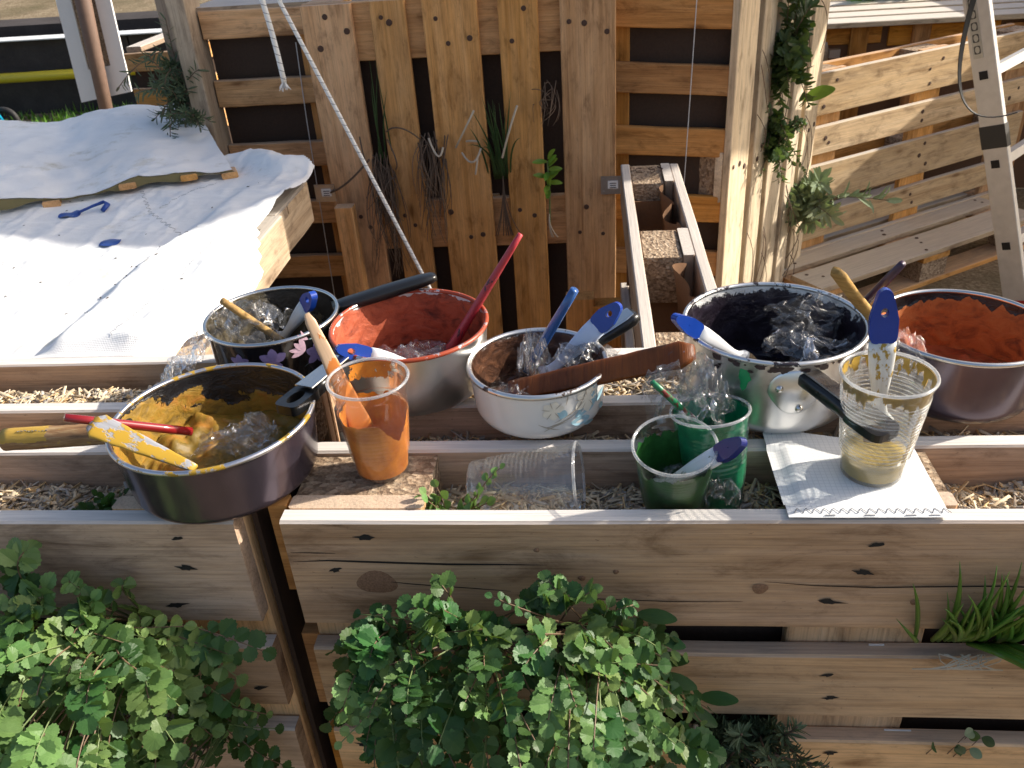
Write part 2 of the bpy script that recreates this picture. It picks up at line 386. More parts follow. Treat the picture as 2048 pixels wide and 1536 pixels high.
# slatted pallet on its long side, right
TH=rad(33); d32=Vector((math.cos(TH),math.sin(TH),0)); n32=Vector((math.sin(TH),-math.cos(TH),0))
o32=Vector((1.0,2.595,-.897))-d32*.245-n32*.144
pG = pallet('slatted_pallet','pallet on its long side behind the ladder, split into sun and shade', tuple(o32), d32, Z_, n32, ('wood_wall','wood_warm','wood_warm'), seed=13)
pI = pallet('lying_pallet','pallet lying flat at the foot of the slatted pallet wall', tuple(LP0), tuple(LPd), tuple(Vector((-LPd.y,LPd.x,0))), (0,0,1), ('wood_wall','wood_warm','wood_warm'), seed=23)
# low pallet standing on edge, running away from the camera
pH = pallet('edge_pallet','low pallet on edge behind the wooden paddle, lined with brown felt', (.078,.45,-.9), Y_, Z_, X_, ('wood_rail','wood_rail','wood_rail'), L=1.06, seed=14)
# felt flap curling along the right side of the low pallet, felt lining below the blocks
def felt_flap(y0,y1,x0,amp,z0,z1,n=40,ph=0):
    V=[];F=[]
    for i in range(n):
        s=i/(n-1); y=y0+(y1-y0)*s
        for j,z in enumerate((z0,z0-.03,z0-.08,z1)):
            k=(1-j/3.2); V.append((x0+amp*k*(math.sin(s*13+ph)+.6*math.sin(s*29+1+ph)), y, z+.012*math.sin(s*17+ph)*k))
        if i:
            for j in range(3): F.append((i*4-4+j,i*4+j,i*4+j+1,i*4-3+j))
    return V,F
V,F=felt_flap(1.06,1.40,.178,.012,-.115,-.35); mk('felt_liner',V,F,M['felt_light'],pH,smooth=True)
V,F=felt_flap(.55,.96,.172,.014,-.105,-.4,ph=2); mk('felt_liner',V,F,M['felt_light'],pH,smooth=True)
for y in (.935,1.355): 
    V,F=boxvf((.14,y-.012,-.25),(.105,.004,.22)); mk('felt_liner',V,F,M['felt_light'],pH)
V,F=boxvf((.15,.98,-.5),(.10,1.04,.004)); mk('felt_liner',V,F,M['felt'],pH)
# pencil scribble on the far block
scr=[]
for pts in ([(.128,1.47),(.118,1.475),(.112,1.46),(.115,1.44),(.128,1.44)],[(.155,1.475),(.145,1.468),(.15,1.455),(.16,1.462),(.158,1.44),(.15,1.43)],[(.168,1.48),(.18,1.462),(.17,1.435)]):
    V,F,_=tube([(a,b,-.0985) for a,b in pts],.0012,5); scr.append((V,F))
V,F=join(scr); mk('pencil_mark',V,F,M['rust'],pH)

# slatted planter walls left and right of the central pallet
def slat_wall(label, x0,x1,y,zs,h,dz,mat,ztop,seed):
    t=thing('slatted_planter',label,'planter',((x0+x1)/2,y,GZ)); r=random.Random(seed)
    for z in zs:
        a=math.atan2(dz,x1-x0); L=(x1-x0)
        me=board_mesh(L,h,.022,mat,mat,r.randrange(3)); Mx=frame(((x0+x1)/2,y+r.uniform(0,.004),z+dz/2),X_,Z_,-Y_)@Matrix.Rotation(a,4,'Z')@Matrix.Rotation(r.uniform(-.006,.006),4,'Z')
        inst('slat',me,Mx,t)
    V,F=boxvf(((x0+x1)/2,y+.03,(ztop+GZ)/2),(x1-x0,.006,ztop-GZ-.02)); mk('felt_liner',V,F,M['felt'],t)
    V,F=boxvf(((x0+x1)/2,y+.10,(ztop+GZ)/2-.02),(x1-x0-.01,.12,ztop-GZ-.06)); mk('soil_fill',V,F,M['soil'],t)
    return t
wl=slat_wall('slatted planter wall with brown felt left of the central pallet',-1.045,-.72,1.762,[.253,.073,-.105,-.28,-.455,-.63],.072,.0,'wood_warm',.28,3)
wr=slat_wall('slatted planter wall with brown felt right of the central pallet',.06,.386,1.775,[.232,.064,-.106,-.298,-.47,-.65],.078,-.024,'wood_orange',.30,4)
def vpost(parent,x,y,z0,z1,wx,wy,mat,name='post'):
    me=board_mesh(z1-z0,wx,wy,mat,mat,1); return inst(name,me,frame((x,y,(z0+z1)/2),Z_,-X_,-Y_),parent)
vpost(wl,-1.075,1.745,GZ,.34,.05,.1,'wood_grey'); vpost(wl,-1.125,1.76,GZ+.55,.42,.04,.06,'wood_rail'); vpost(wl,-.765,1.80,GZ,.27,.05,.03,'wood_orange')
vpost(wr,.088,1.80,GZ,.29,.045,.03,'wood_orange')
for x,p,z1 in ((.268,wr,.3),(-.80,wl,.2)):
    V,F,_=tube([(x+.012,1.748,z1),(x+.004,1.7455,0),(x-.004,1.746,-.3),(x-.012,1.747,-.62)],.0013,5); mk('white_cord',V,F,M.setdefault('cord',flat('cord',(.6,.6,.6),.7)),p)
V,F=boxvf((-.9,1.86,.288),(.34,.2,.02)); mk('top_plank',V,F,M['wood_grey'],wl)

# hinge plates holding the central pallet
M['zinc']=flat('zinc',(.42,.43,.45),.38,.9,.2,120); M['sticker']=flat('sticker',(.75,.75,.74),.5)
M['ink']=flat('ink',(.06,.06,.065),.6)
for lab,x,z in (('zinc corner bracket with sticker on the left edge of the central pallet',-.748,-.188),('zinc corner bracket with sticker on the right edge of the central pallet',.058,-.196)):
    t=thing('metal_bracket',lab,'bracket',(x,1.645,z),'zinc brackets on the central pallet')
    V,F=boxvf((x,1.6465,z),(.058,.003,.05)); mk('plate',V,F,M['zinc'],t)
    V,F=boxvf((x+.004,1.6442,z+.002),(.028,.001,.022)); mk('sticker',V,F,M['sticker'],t)
    V,F=join([boxvf((x+.004,1.6434,z+.006-.006*k),(.018-.003*(k%2),.0006,.0022)) for k in range(3)]); mk('print',V,F,M['ink'],t)
    for dx,dz in ((-.022,-.018),(-.022,.018),(.023,.018)):
        V,F=lathe([(.0001,.0015),(.003,.0012),(.0032,0)],8); mk('screw',V,F,M['zinc'],t,M=frame((x+dx,1.645,z+dz),X_,Z_,-Y_))

# ------------------------------------------------------------------ bench with white cloth, left
M['cloth_frame']=M['wood_grey']
bn=thing('bench','weathered wooden bench edge under the white sailcloth','bench',(-1.2,.95,GZ))
board('side_board',bn,(0,0,0),Y_,Z_,X_,(.70,-.085,-.661),(.66,.10,.022),'wood_grey')
board('side_board',bn,(0,0,0),Y_,Z_,X_,(1.15,-.085,-.674),(.23,.10,.022),'wood_grey')
for y in (.45,.8,1.2): vpost(bn,-1.0,y,GZ,-.04,.09,.08,'wood_warm','leg')
for y in (.45,1.0,1.5): vpost(bn,-1.9,y,GZ,-.04,.09,.08,'wood_warm','leg')
for i in range(6): board('top_plank',bn,(0,0,0),X_,Y_,Z_,(-1.29,.44+.146*i,-.047),(1.26,.14,.022),'wood_grey')
for i in range(6,10): board('top_plank',bn,(0,0,0),X_,Y_,Z_,(-1.50,.44+.146*i,-.047),(1.16-.04*i,.14,.022),'wood_grey')

def cloth_mat():
    m,t,out=newmat('sailcloth'); v=ncoord(t,(1,1,1),rnd=False)
    tc=N(t,'TexCoord'); 
    w1=N(t,'TexWave',wave_type='BANDS',bands_direction='X'); w1.inputs['Scale'].default_value=120; w1.inputs['Distortion'].default_value=.4
    w2=N(t,'TexWave',wave_type='BANDS',bands_direction='Y'); w2.inputs['Scale'].default_value=120; w2.inputs['Distortion'].default_value=.4
    t.links.new(tc.outputs['Object'],w1.inputs[0]); t.links.new(tc.outputs['Object'],w2.inputs[0])
    n=noisen(t,v,3,6,.65); n2=noisen(t,v,26,5,.7); n3=noisen(t,ncoord(t,(9,30,9),rnd=False),1,5,.6)
    c=ramp(t,n,[(.3,(.74,.735,.72)),(.6,(.84,.835,.82))])
    c=mixc(t,ramp(t,n2,[(.66,(0,0,0)),(.78,(.6,.6,.6))]),c,(.42,.38,.30))
    d=noisen(t,ncoord(t,(5,5,5),rnd=False),1,6,.75); c=mixc(t,ramp(t,d,[(.57,(0,0,0)),(.72,(.7,.7,.7))]),c,(.42,.38,.27))
    h=math_(t,'ADD',math_(t,'MULTIPLY',math_(t,'ADD',w1.outputs[1],w2.outputs[1]),.12),math_(t,'ADD',math_(t,'MULTIPLY',n3,.8),n2))
    princ(t,out,c,.75,0,h,.35,.004,spec=.25); return m
M['sailcloth']=cloth_mat()
def clothz(x,y):
    z=-.019+.0045*fbm(x*3.2,y*3.2,3)+.002*fbm(x*7,y*2,7)
    # raised hem fold along the right edge and a long diagonal sag
    e=(-.65-x)+.012*math.sin(y*7+.5)+.02*(y-.7); q=max(0,min(1,(.165-e)/.05)); q=q*q*(3-2*q); z+=.034*q*max(0,min(1,(1.25-y)/.25))*(.75+.12*math.sin(y*19)) + .006*max(0,min(1,(.03-e)/.05))*math.sin(y*31)
    z+=.004*(1-abs(fbm(x*9,y*3,11)))**6+.003*(1-abs(fbm(x*3+y*5,y*9,17)))**8
    z+=.030*math.exp(-((y-1.36-.05*math.sin(x*20))/.06)**2)*max(0,min(1,(x+1.0)/.2))
    return z
def grid_obj(name,x0,x1,y0,y1,nx,ny,zf,mat,parent=None,thick=None):
    V=[];F=[]
    for j in range(ny+1):
        for i in range(nx+1):
            x=x0+(x1-x0)*i/nx;y=y0+(y1-y0)*j/ny; V.append((x,y,zf(x,y)))
            if i and j: a=j*(nx+1)+i; F.append((a-nx-2,a-nx-1,a,a-1))
    return V,F
def cz2(x,y):
    z=clothz(min(x,-.65),y)
    if y<.40: q=max(0,(y-.372)/.028); z=z*q+(1-q)*-.006
    if y<.368: z=-.05
    if x>-.65: z-= (x+.65)*((2.4 if y<.8 else max(.9,2.4-6*(y-.8)))+.6*math.sin(y*11))
    return z
V,F=grid_obj('c',-2.0,-.622,.3625,1.6,230,220,cz2,None)
def in_cloth(v): return v[0] <= (-.62 if v[1]<.80 else max(-.645,-.62-.25*(v[1]-.80)) if v[1]<1.29 else -.645-(v[1]-1.29)*.95) and v[1] <= 1.44+.012*math.sin(v[0]*40)
F=[f for f in F if all(in_cloth(V[i]) for i in f)]; used=sorted({i for f in F for i in f}); mp_={i:k for k,i in enumerate(used)}; V=[V[i] for i in used]; F=[tuple(mp_[i] for i in f) for f in F]
cl=mk('white_cloth',V,F,M['sailcloth'],smooth=True); tag(cl,'white sailcloth spread over the bench behind the planter','cloth')
# stitched seam and hem threads printed along the cloth
M['thread']=flat('thread',(.22,.22,.24),.8)
def on_cloth(x,y,dz=.0012): return (x,y,cz2(x,y)+dz)
def stitch(parent,pts,zig,step,rad_):
    out=[];pts=[Vector((a,b,0)) for a,b in pts]
    for a,b in zip(pts,pts[1:]):
        d=(b-a);n=int(d.length/step);d.normalize();s=Vector((-d.y,d.x,0))
        for i in range(n):
            p=a+d*(i*step)+s*(zig if i%2 else -zig);q=a+d*((i+.8)*step)+s*(-zig if i%2 else zig)
            v,f,_=tube([on_cloth(p.x,p.y),on_cloth(q.x,q.y)],rad_,4);out.append((v,f))
    v,f=join(out);mk('stitching',v,f,M['thread'],parent)
stitch(cl,[(-1.02,1.17),(-.93,1.02),(-.82,.90),(-.77,.84)],.004,.013,.0004)
stitch(cl,[(-.86,1.22),(-.93,1.05)],.003,.014,.00035)
stitch(cl,[(-.70,.40),(-.69,.6),(-.69,.8)],.003,.008,.0003)
stitch(cl,[(-1.12,.80),(-1.06,.62),(-1.0,.45)],.003,.012,.0003)
M['blue_print']=flat('blue_print',(.012,.05,.26),.35,0,.3,60)
def blob(cx,cy,a,b,rot,tail=None):
    V=[];F=[];n=22;c,s=math.cos(rot),math.sin(rot);V.append(on_cloth(cx,cy,.004))
    for k in range(n):
        th=2*math.pi*k/n;x=a*math.cos(th);y=b*math.sin(th)*(1+.2*math.cos(th));V.append(on_cloth(cx+x*c-y*s,cy+x*s+y*c,.0025+.002*math.sin(3*th)))
    F=[(0,1+k,1+(k+1)%n) for k in range(n)];return V,F
V,F=blob(-1.118,1.03,.024,.020,.15); t1=thing('blue_tag','blue oval patch with a curled dark strap on the white cloth','patch',(-1.118,1.03,-.02)); mk('patch',V,F,M['blue_print'],t1,smooth=True)
V,F,_=tube([on_cloth(-1.098,1.03,.006),on_cloth(-1.075,1.05,.012),on_cloth(-1.055,1.068,.014),on_cloth(-1.045,1.062,.010),on_cloth(-1.05,1.045,.004)],[.003,.003,.004,.006,.005],8); mk('strap',V,F,M['blue_print'],t1,smooth=True)
V,F=blob(-.935,.848,.022,.020,-.1); o=mk('blue_tag',V,F,M['blue_print'],smooth=True); tag(o,'plain blue oval patch at the shadow line on the white cloth','patch')
rd_=random.Random(14); V=[];F=[]
for k in range(50):
    x,y=(rd_.uniform(-1.3,-.68),rd_.uniform(.40,1.3)) if k%3 else (-.80+rd_.gauss(0,.025),rd_.uniform(.45,.85)); s_=rd_.uniform(.0006,.0026); a=rd_.uniform(0,3.14); p=Vector(on_cloth(x,y,.0015)); u=Vector((math.cos(a)*s_*1.8,math.sin(a)*s_*1.8,0)); v=Vector((-math.sin(a)*s_*.6,math.cos(a)*s_*.6,0)); b=len(V)
    V+=[p-u,p-v,p+u,p+v,p+Vector((0,0,s_*.7))]; F+=[(b,b+1,b+4),(b+1,b+2,b+4),(b+2,b+3,b+4),(b+3,b,b+4)]
o=mk('debris',V,F,M['soil']); tag(o,'dark crumbs of bark and soil scattered over the white cloth','debris',kind='stuff')
# folded slatted tarpaulin lying on the bench at the back
def tarpz(x,y): return .006+.010*math.sin((x*.83+y*.5)*20)+.008*fbm(x*4,y*4,1)+.05*max(0,y-1.55)+.006*(1-abs(fbm(x*5,y*3,21)))**6+.003*fbm(x*18,y*18,2)
P0,P1,P2,P3=Vector((-1.36,1.012,0)),Vector((-.835,1.262,0)),Vector((-1.20,1.93,0)),Vector((-2.1,1.66,0))
V=[];F=[];nn=60
for j in range(nn+1):
    for i in range(nn+1):
        a,b=i/nn,j/nn; p=(P0*(1-a)+P1*a)*(1-b)+(P3*(1-a)+P2*a)*b; V.append((p.x,p.y,tarpz(p.x,p.y)))
        if i and j: q=j*(nn+1)+i; F.append((q-nn-2,q-nn-1,q,q-1))
tp=mk('slatted_tarpaulin',V,F,M['sailcloth'],smooth=True); tag(tp,'stained white tarpaulin with wooden battens under its front edge','tarpaulin')
M['khaki']=flat('khaki',(.17,.14,.06),.8)
V=[];F=[]
for i in range(nn+1):
    a=i/nn;p=P0*(1-a)+P1*a; z=tarpz(p.x,p.y); V+=[(p.x,p.y-.002,z-.001),(p.x+.006,p.y+.004,min(z-.004,-.004+.004*math.sin(a*30)))]
    if i: F.append((2*i-2,2*i,2*i+1,2*i-1))
mk('hem',V,F,M['khaki'],tp)
for a in (.32,.60,.83,.985):
    p=P0*(1-a)+P1*a; me=board_mesh(.05,.036,.014,'wood_warm','wood_warm',1); dd=(P1-P0).normalized(); nn2=Vector((-dd.y,dd.x,0))
    inst('batten',me,frame((p.x+nn2.x*.020,p.y+nn2.y*.020,min(tarpz(p.x,p.y),tarpz(p.x+nn2.x*.045,p.y+nn2.y*.045))-.011),nn2,-dd,Z_),tp)
# ------------------------------------------------------------------ wood chip mulch
def chip_mat():
    m,t,out=newmat('wood_chips'); a=N(t,'Attribute'); a.attribute_name='tint'
    n=noisen(t,ncoord(t,(300,300,300),rnd=False),1,3,.6); c=mixc(t,.5,a.outputs['Color'],ramp(t,n,[(.3,(.6,.58,.55)),(.6,(1,1,1))]),'MULTIPLY')
    princ(t,out,c,.85,0,n,.3,.001,spec=.2); return m
M['chips']=chip_mat()
def chip_bed(label,x0,x1,y0,y1,z,count,seed,holes=(),slope=0):
    r=np.random.default_rng(seed); n=count
    x=r.uniform(x0,x1,n); y=r.uniform(y0,y1,n)
    keep=np.ones(n,bool)
    for (a,b) in holes: keep&=~((x>a-.008)&(x<b+.008))
    x,y=x[keep],y[keep]; n=len(x)
    L=r.gamma(4.0,.0055,n)*.9+.006; W=r.uniform(.0018,.0058,n); T=r.uniform(.0007,.0018,n)
    L=np.minimum(L,.042)
    az=r.uniform(0,np.pi,n); el=r.normal(0,.28,n); ro=r.uniform(-1,1,n)
    zz=z+r.uniform(-.008,.004,n)+np.array([.006*fbm(a*14,b*14,seed) for a,b in zip(x,y)])
    y=np.clip(y,y0+.004+np.abs(np.sin(az))*L*.4,y1-.004-np.abs(np.sin(az))*L*.4)
    d=np.stack([np.cos(az)*np.cos(el),np.sin(az)*np.cos(el),np.sin(el)],1)
    up=np.tile([0,0,1.],(n,1)); s=np.cross(up,d); s/=np.linalg.norm(s,axis=1)[:,None]; u=np.cross(d,s)
    c,q=np.cos(ro)[:,None],np.sin(ro)[:,None]; s2=s*c+u*q; u2=u*c-s*q
    P=np.stack([x,y,zz],1); cor=[(-1,-1,-1),(1,-1,-1),(1,1,-1),(-1,1,-1),(-1,-1,1),(1,-1,1),(1,1,1),(-1,1,1)]
    V=np.stack([P+d*(L*.5*a)[:,None]+s2*(W*.5*b*(1 if a<0 else .7))[:,None]+u2*(T*.5*e)[:,None] for a,b,e in cor],1).reshape(-1,3)
    f0=np.array([(0,3,2,1),(4,5,6,7),(0,1,5,4),(1,2,6,5),(2,3,7,6),(3,0,4,7)])
    F=(f0[None]+np.arange(n)[:,None,None]*8).reshape(-1,4)
    base=np.array([(.62,.50,.34),(.50,.41,.29),(.70,.58,.40),(.34,.27,.20),(.44,.40,.35),(.60,.42,.22)])
    t_=1.15*base[r.integers(0,6,n)]*r.uniform(.7,1.2,n)[:,None]; tint=np.repeat(t_,8,0)
    bx=boxvf(((x0+x1)/2,(y0+y1)/2,z-.03),(x1-x0,y1-y0-.004,.04))
    me=bpy.data.meshes.new('wood_chips')
    V=np.vstack([V,np.array(bx[0])]); F=np.vstack([F,np.array(bx[1])+n*8]); tint=np.vstack([tint,np.tile([.05,.035,.025],(8,1))])
    me.vertices.add(len(V)); me.vertices.foreach_set('co',V.astype(np.float32).ravel())
    me.loops.add(F.size); me.loops.foreach_set('vertex_index',F.astype(np.int32).ravel())
    me.polygons.add(len(F)); me.polygons.foreach_set('loop_start',np.arange(0,F.size,4,dtype=np.int32))
    try: me.polygons.foreach_set('loop_total',np.full(len(F),4,dtype=np.int32))
    except Exception: pass
    me.update(calc_edges=True); me.validate()
    a=me.attributes.new('tint','FLOAT_COLOR','POINT'); a.data.foreach_set('color',np.c_[tint,np.ones(len(tint))].astype(np.float32).ravel())
    me.materials.append(M['chips']); o=bpy.data.objects.new('wood_chips',me); reg(o,Matrix.Identity(4)); return tag(o,label,'wood chips',kind='stuff')
chip_bed('wood chip mulch in the front trough under the cups',-.17,.75,.048,.121,-.052,6000,1,holes=((.205,.352),))
chip_bed('wood chip mulch in the narrow middle slot between the pallets',-.31,.75,.146,.214,-.046,4200,2)
chip_bed('sunlit wood chip mulch in the rear trough on the right',-.16,.75,.240,.336,-.036,5200,3,holes=((.205,.352),))
chip_bed('grey wood chip mulch in the front left trough beside the purple pot',-.86,-.52,.048,.121,-.048,2800,4)
chip_bed('wood chip mulch in the left middle slot',-.86,-.375,.146,.214,-.044,2200,5)
chip_bed('bright wood chip mulch in the rear left trough',-.86,-.52,.240,.316,-.032,2700,6)

# ------------------------------------------------------------------ cooking pots
def metal(name,c,rough,bstr=.03,brushed=True):
    m,t,out=newmat(name); v=ncoord(t,(3,3,600) if brushed else (40,40,40)); n=noisen(t,v,1,4,.6); n2=noisen(t,ncoord(t,(30,30,30)),1,5,.65)
    cc=mixc(t,n2,tuple(x*.82 for x in c),c); rg=math_(t,'ADD',math_(t,'MULTIPLY',n2,.16),rough-.06)
    princ(t,out,cc,rg,1.0,n,bstr,.0006); return m
M['alu']=metal('aluminium',(.86,.86,.85),.30); M['steel']=metal('steel',(.72,.70,.67),.22,.02)
M['enamel_white']=flat('enamel_white',(.80,.78,.74),.14,0,.04,20,coat=.6); M['enamel_black']=flat('enamel_black',(.006,.006,.007),.1,0,.2,20,coat=.7)
def purple_mat():
    m,t,out=newmat('purple_metallic'); n2=noisen(t,ncoord(t,(28,28,28)),1,5,.65); sp=noisen(t,ncoord(t,(150,150,150)),1,4,.7)
    c=mixc(t,n2,(.075,.058,.08),(.125,.10,.13)); c=mixc(t,ramp(t,sp,[(.72,(0,0,0)),(.76,(1,1,1))]),c,(.4,.34,.3))
    p=princ(t,out,c,.24,.7,n2,.02,.001); p.inputs['Coat Weight'].default_value=.35; p.inputs['Coat Roughness'].default_value=.12; return m
M['purple']=purple_mat()
M['satin']=flat('satin_steel',(.20,.18,.165),.28,.9,.2,60); M['bakelite']=flat('bakelite',(.008,.008,.0085),.30,0,.2,60,coat=.15); M['plum']=M['purple']
def interior_mat(name,base,cols,wet=.5,brough=.3,bmetal=0):
    m,t,out=newmat(name); a=N(t,'Attribute'); a.attribute_name='paint'
    n=noisen(t,ncoord(t,(90,90,90)),1,6,.7,.3); n2=noisen(t,ncoord(t,(38,38,60)),1,6,.65,.6); n3=noisen(t,ncoord(t,(260,260,260)),1,4,.6)
    msk=ramp(t,math_(t,'ADD',a.outputs['Fac'],math_(t,'MULTIPLY',math_(t,'SUBTRACT',n,.5),.55)),[(.49,(0,0,0)),(.52,(1,1,1))])
    pc=ramp(t,n2,[(.3,cols[0]),(.5,cols[1]),(.68,cols[2])])
    c=mixc(t,msk,base,pc); h=math_(t,'ADD',math_(t,'MULTIPLY',msk,.8),math_(t,'ADD',math_(t,'MULTIPLY',n2,1.0),math_(t,'MULTIPLY',n3,.15)))
    rg=math_(t,'ADD',math_(t,'MULTIPLY',msk,wet-brough),brough)
    p=princ(t,out,c,rg,0,h,.75,.0035,spec=.45); return m
def pot(name,label,cx,cy,R,h,Rb,fil,om,im,pfun,pool=None,rim=None,rimr=.0028,seed=0,wall=.002,group='paint pots on the planter'):
    t=thing(name,label,'pot',(cx,cy,0),group); Mo=Matrix.Translation((cx,cy,0))
    prof=[(.001,.0012),(Rb-fil,.0012),]
    for k in range(9):
        a=-math.pi/2+math.pi/2*k/8; prof.append((Rb-fil+fil*math.cos(a)+.0, fil+fil*math.sin(a)+.0012))
    for k in range(1,9): s=k/8; prof.append((Rb+(R-Rb)*s, fil+.0012+(h-fil-.0012)*s))
    V,F=lathe(prof,128); mk('body',V,F,om,t,True,Mo)
    # rolled rim
    pr=[(R-wall*.3+rimr*math.cos(a),h+rimr*math.sin(a)) for a in [2*math.pi*k/10 for k in range(10)]]
    V,F=lathe(pr,128,True); mk('rim',V,F,rim or om,t,True,Mo)
    # inner surface carrying dried paint
    n=180;prof=[];m=34
    for k in range(m):
        s=k/(m-1); z=h*(1-s)+(.004)*s; rr=Rb+(R-Rb)*max(0,(z-fil)/(h-fil))-wall
        if z<fil: rr=Rb-fil+math.sqrt(max(0,fil*fil-(fil-z)**2))-wall
        prof.append((rr,z,s))
    rl=prof[-1][0]
    for k in range(1,16): prof.append((rl*(1-k/15)+.0005,.0035,1+k/15))
    V=[];A=[];F=[]
    for i,(r_,z,s) in enumerate(prof):
        for k in range(n):
            th=2*math.pi*k/n; p=pfun(th,s,r_*math.cos(th),r_*math.sin(th),seed); A.append(p)
            lump=max(0,min(1,(p-.42)*6))*(.0010+.0016*abs(fbm(r_*math.cos(th)*60,r_*math.sin(th)*60,z*60+seed,3)))
            rr=r_-lump if s<1 else r_; zz=z if s<1 else z+lump
            V.append((rr*math.cos(th),rr*math.sin(th),zz))
        if i:
            for k in range(n): F.append(((i-1)*n+k,i*n+k,i*n+(k+1)%n,(i-1)*n+(k+1)%n))
    mk('inside',V,F,im,t,True,Mo,attrs={'paint':A})
    if pool:
        pm,pz,amp,rf=pool; nr=44;na=100;V=[(0,0,pz)];F=[]; rmax=(Rb+(R-Rb)*max(0,(pz-fil)/(h-fil))-wall)*.997
        if pz<fil: rmax=(Rb-fil+math.sqrt(max(0,fil*fil-(fil-pz)**2))-wall)*.997
        for i in range(1,nr+1):
            for k in range(na):
                th=2*math.pi*k/na;r_=rmax*i/nr;x,y=r_*math.cos(th),r_*math.sin(th)
                z=pz+amp*(fbm(x*26,y*26,seed+.5,5)+.5*abs(fbm(x*50,y*50,seed+3.3,4)))*(1 if i<nr else .6); V.append((x,y,max(z,.005)))
        for k in range(na): F.append((0,1+k,1+(k+1)%na))
        for i in range(1,nr):
            for k in range(na): F.append((1+(i-1)*na+k,1+i*na+k,1+i*na+(k+1)%na,1+(i-1)*na+(k+1)%na))
        mk('paint_mass',V,F,pm,t,True,Mo)
    return t,Mo
def paintmat(name,cols,rough=.3,nscale=30):
    m,t,out=newmat(name); n=noisen(t,ncoord(t,(nscale,)*3),1,6,.6,1.2); n3=noisen(t,ncoord(t,(200,200,200)),1,4,.6)
    c=ramp(t,n,[(.32,cols[0]),(.5,cols[1]),(.66,cols[2])]); princ(t,out,c,rough,0,math_(t,'ADD',n,math_(t,'MULTIPLY',n3,.2)),.4,.004,spec=.5); return m
def rim_mat(name,base,paint,amount):
    m,t,out=newmat(name); n=noisen(t,ncoord(t,(55,55,55)),1,5,.65); msk=ramp(t,n,[(amount,(0,0,0)),(amount+.03,(1,1,1))])
    p=princ(t,out,mixc(t,msk,base,paint),.35,0,n,.3,.001); t.links.new(math_(t,'SUBTRACT',1.0,msk),p.inputs['Metallic']); return m
YEL=((.10,.06,.010),(.27,.155,.014),(.34,.13,.016)); RED=((.11,.022,.012),(.38,.078,.032),(.46,.105,.045)); BRO=((.03,.014,.009),(.065,.03,.018),(.16,.07,.035))
ORA=((.18,.05,.014),(.45,.13,.028),(.52,.17,.04)); BLK=((.012,.010,.008),(.02,.016,.012),(.10,.085,.055)); PUR=((.008,.006,.010),(.016,.011,.018),(.035,.03,.045))
sm=lambda a,b,x:max(0,min(1,(x-a)/(b-a)))
def f_yel(th,s,x,y,sd): # ragged tide line, more on the left wall
    left=math.cos(th-math.pi*1.02); return .25+.55*sm(.30,.68,s+.22*fbm(math.cos(th)*2.2,math.sin(th)*2.2,s*2+sd))+.38*sm(.45,1,left)*sm(.0,.12,s)+.16*fbm(x*30,y*30,s*5)
def f_full(lo,hi): return lambda th,s,x,y,sd: lo+(hi-lo)*sm(.0,.10,s+.10*fbm(math.cos(th)*4,math.sin(th)*4,sd))+.10*fbm(x*30,y*30,s*6+sd)
def f_ora(th,s,x,y,sd): return .2+.75*sm(.08,.2,s+.14*fbm(math.cos(th)*5,math.sin(th)*5,sd+s))
def f_pur(th,s,x,y,sd): return .9-.55*sm(.3,0,s)*sm(-.1,.4,math.sin(th+.25)+.3*fbm(x*20,y*20,sd))+.1*fbm(x*30,y*30,s*5)
def f_blk(th,s,x,y,sd): return .30+.55*sm(.25,.8,s)+.45*sm(.3,.9,math.cos(th-math.pi*.93))*1+.15*fbm(x*30,y*30,s*6+sd)
NS=(.012,.011,.012)
YP=paintmat('yellow_paint',((.11,.075,.010),(.23,.135,.014),(.32,.135,.018)),.55); RP=paintmat('red_paint',((.10,.012,.008),(.22,.03,.014),(.36,.06,.022)),.22)
BP=paintmat('brown_paint',((.018,.009,.007),(.035,.017,.011),(.09,.04,.02)),.2); KP=paintmat('black_paint',((.006,.005,.004),(.010,.009,.008),(.03,.026,.02)),.2)
OP=paintmat('orange_paint',((.30,.06,.018),(.46,.10,.028),(.54,.14,.04)),.45); UP=paintmat('purple_black_paint',((.004,.003,.005),(.008,.006,.009),(.02,.016,.03)),.18)
yel,MY=pot('cooking_pot','purple pot full of mustard yellow paint with a log handle, overhanging the planter edge',-.405,.084,.1065,.078,.100,.016,M['purple'],interior_mat('inside_yellow',NS,YEL,.6,.25),f_yel,(YP,.018,.012,1),rim=rim_mat('rim_yellow',(.62,.60,.62),(.36,.22,.02),.54),seed=1)
blk,MB=pot('cooking_pot','black pot with purple flower print and black paint, behind the yellow paint pot',-.407,.297,.0835,.090,.078,.012,M['enamel_black'],interior_mat('inside_black',(.02,.018,.016),((.02,.017,.012),(.07,.055,.03),(.20,.17,.12)),.35,.2),f_blk,(KP,.012,.005,1),rim=M['steel'],seed=2)
red,MR=pot('cooking_pot','aluminium pot caked with brick red paint, long red brush standing in it',-.225,.272,.0965,.086,.090,.014,M['alu'],interior_mat('inside_red',(.6,.6,.58),RED,.62,.3),f_full(.28,.95),(RP,.014,.008,1),rim=rim_mat('rim_red',(.7,.7,.69),(.36,.06,.022),.40),seed=3)
whi,MW=pot('cooking_pot','white enamel pot with blue flower print holding brown paint and a wooden paddle',-.064,.202,.080,.068,.076,.024,M['enamel_white'],interior_mat('inside_brown',(.5,.48,.45),BRO,.28,.3),f_full(.45,.95),(BP,.016,.008,1),rim=rim_mat('rim_brown',(.72,.70,.67),(.05,.024,.015),.57),rimr=.0032,seed=4)
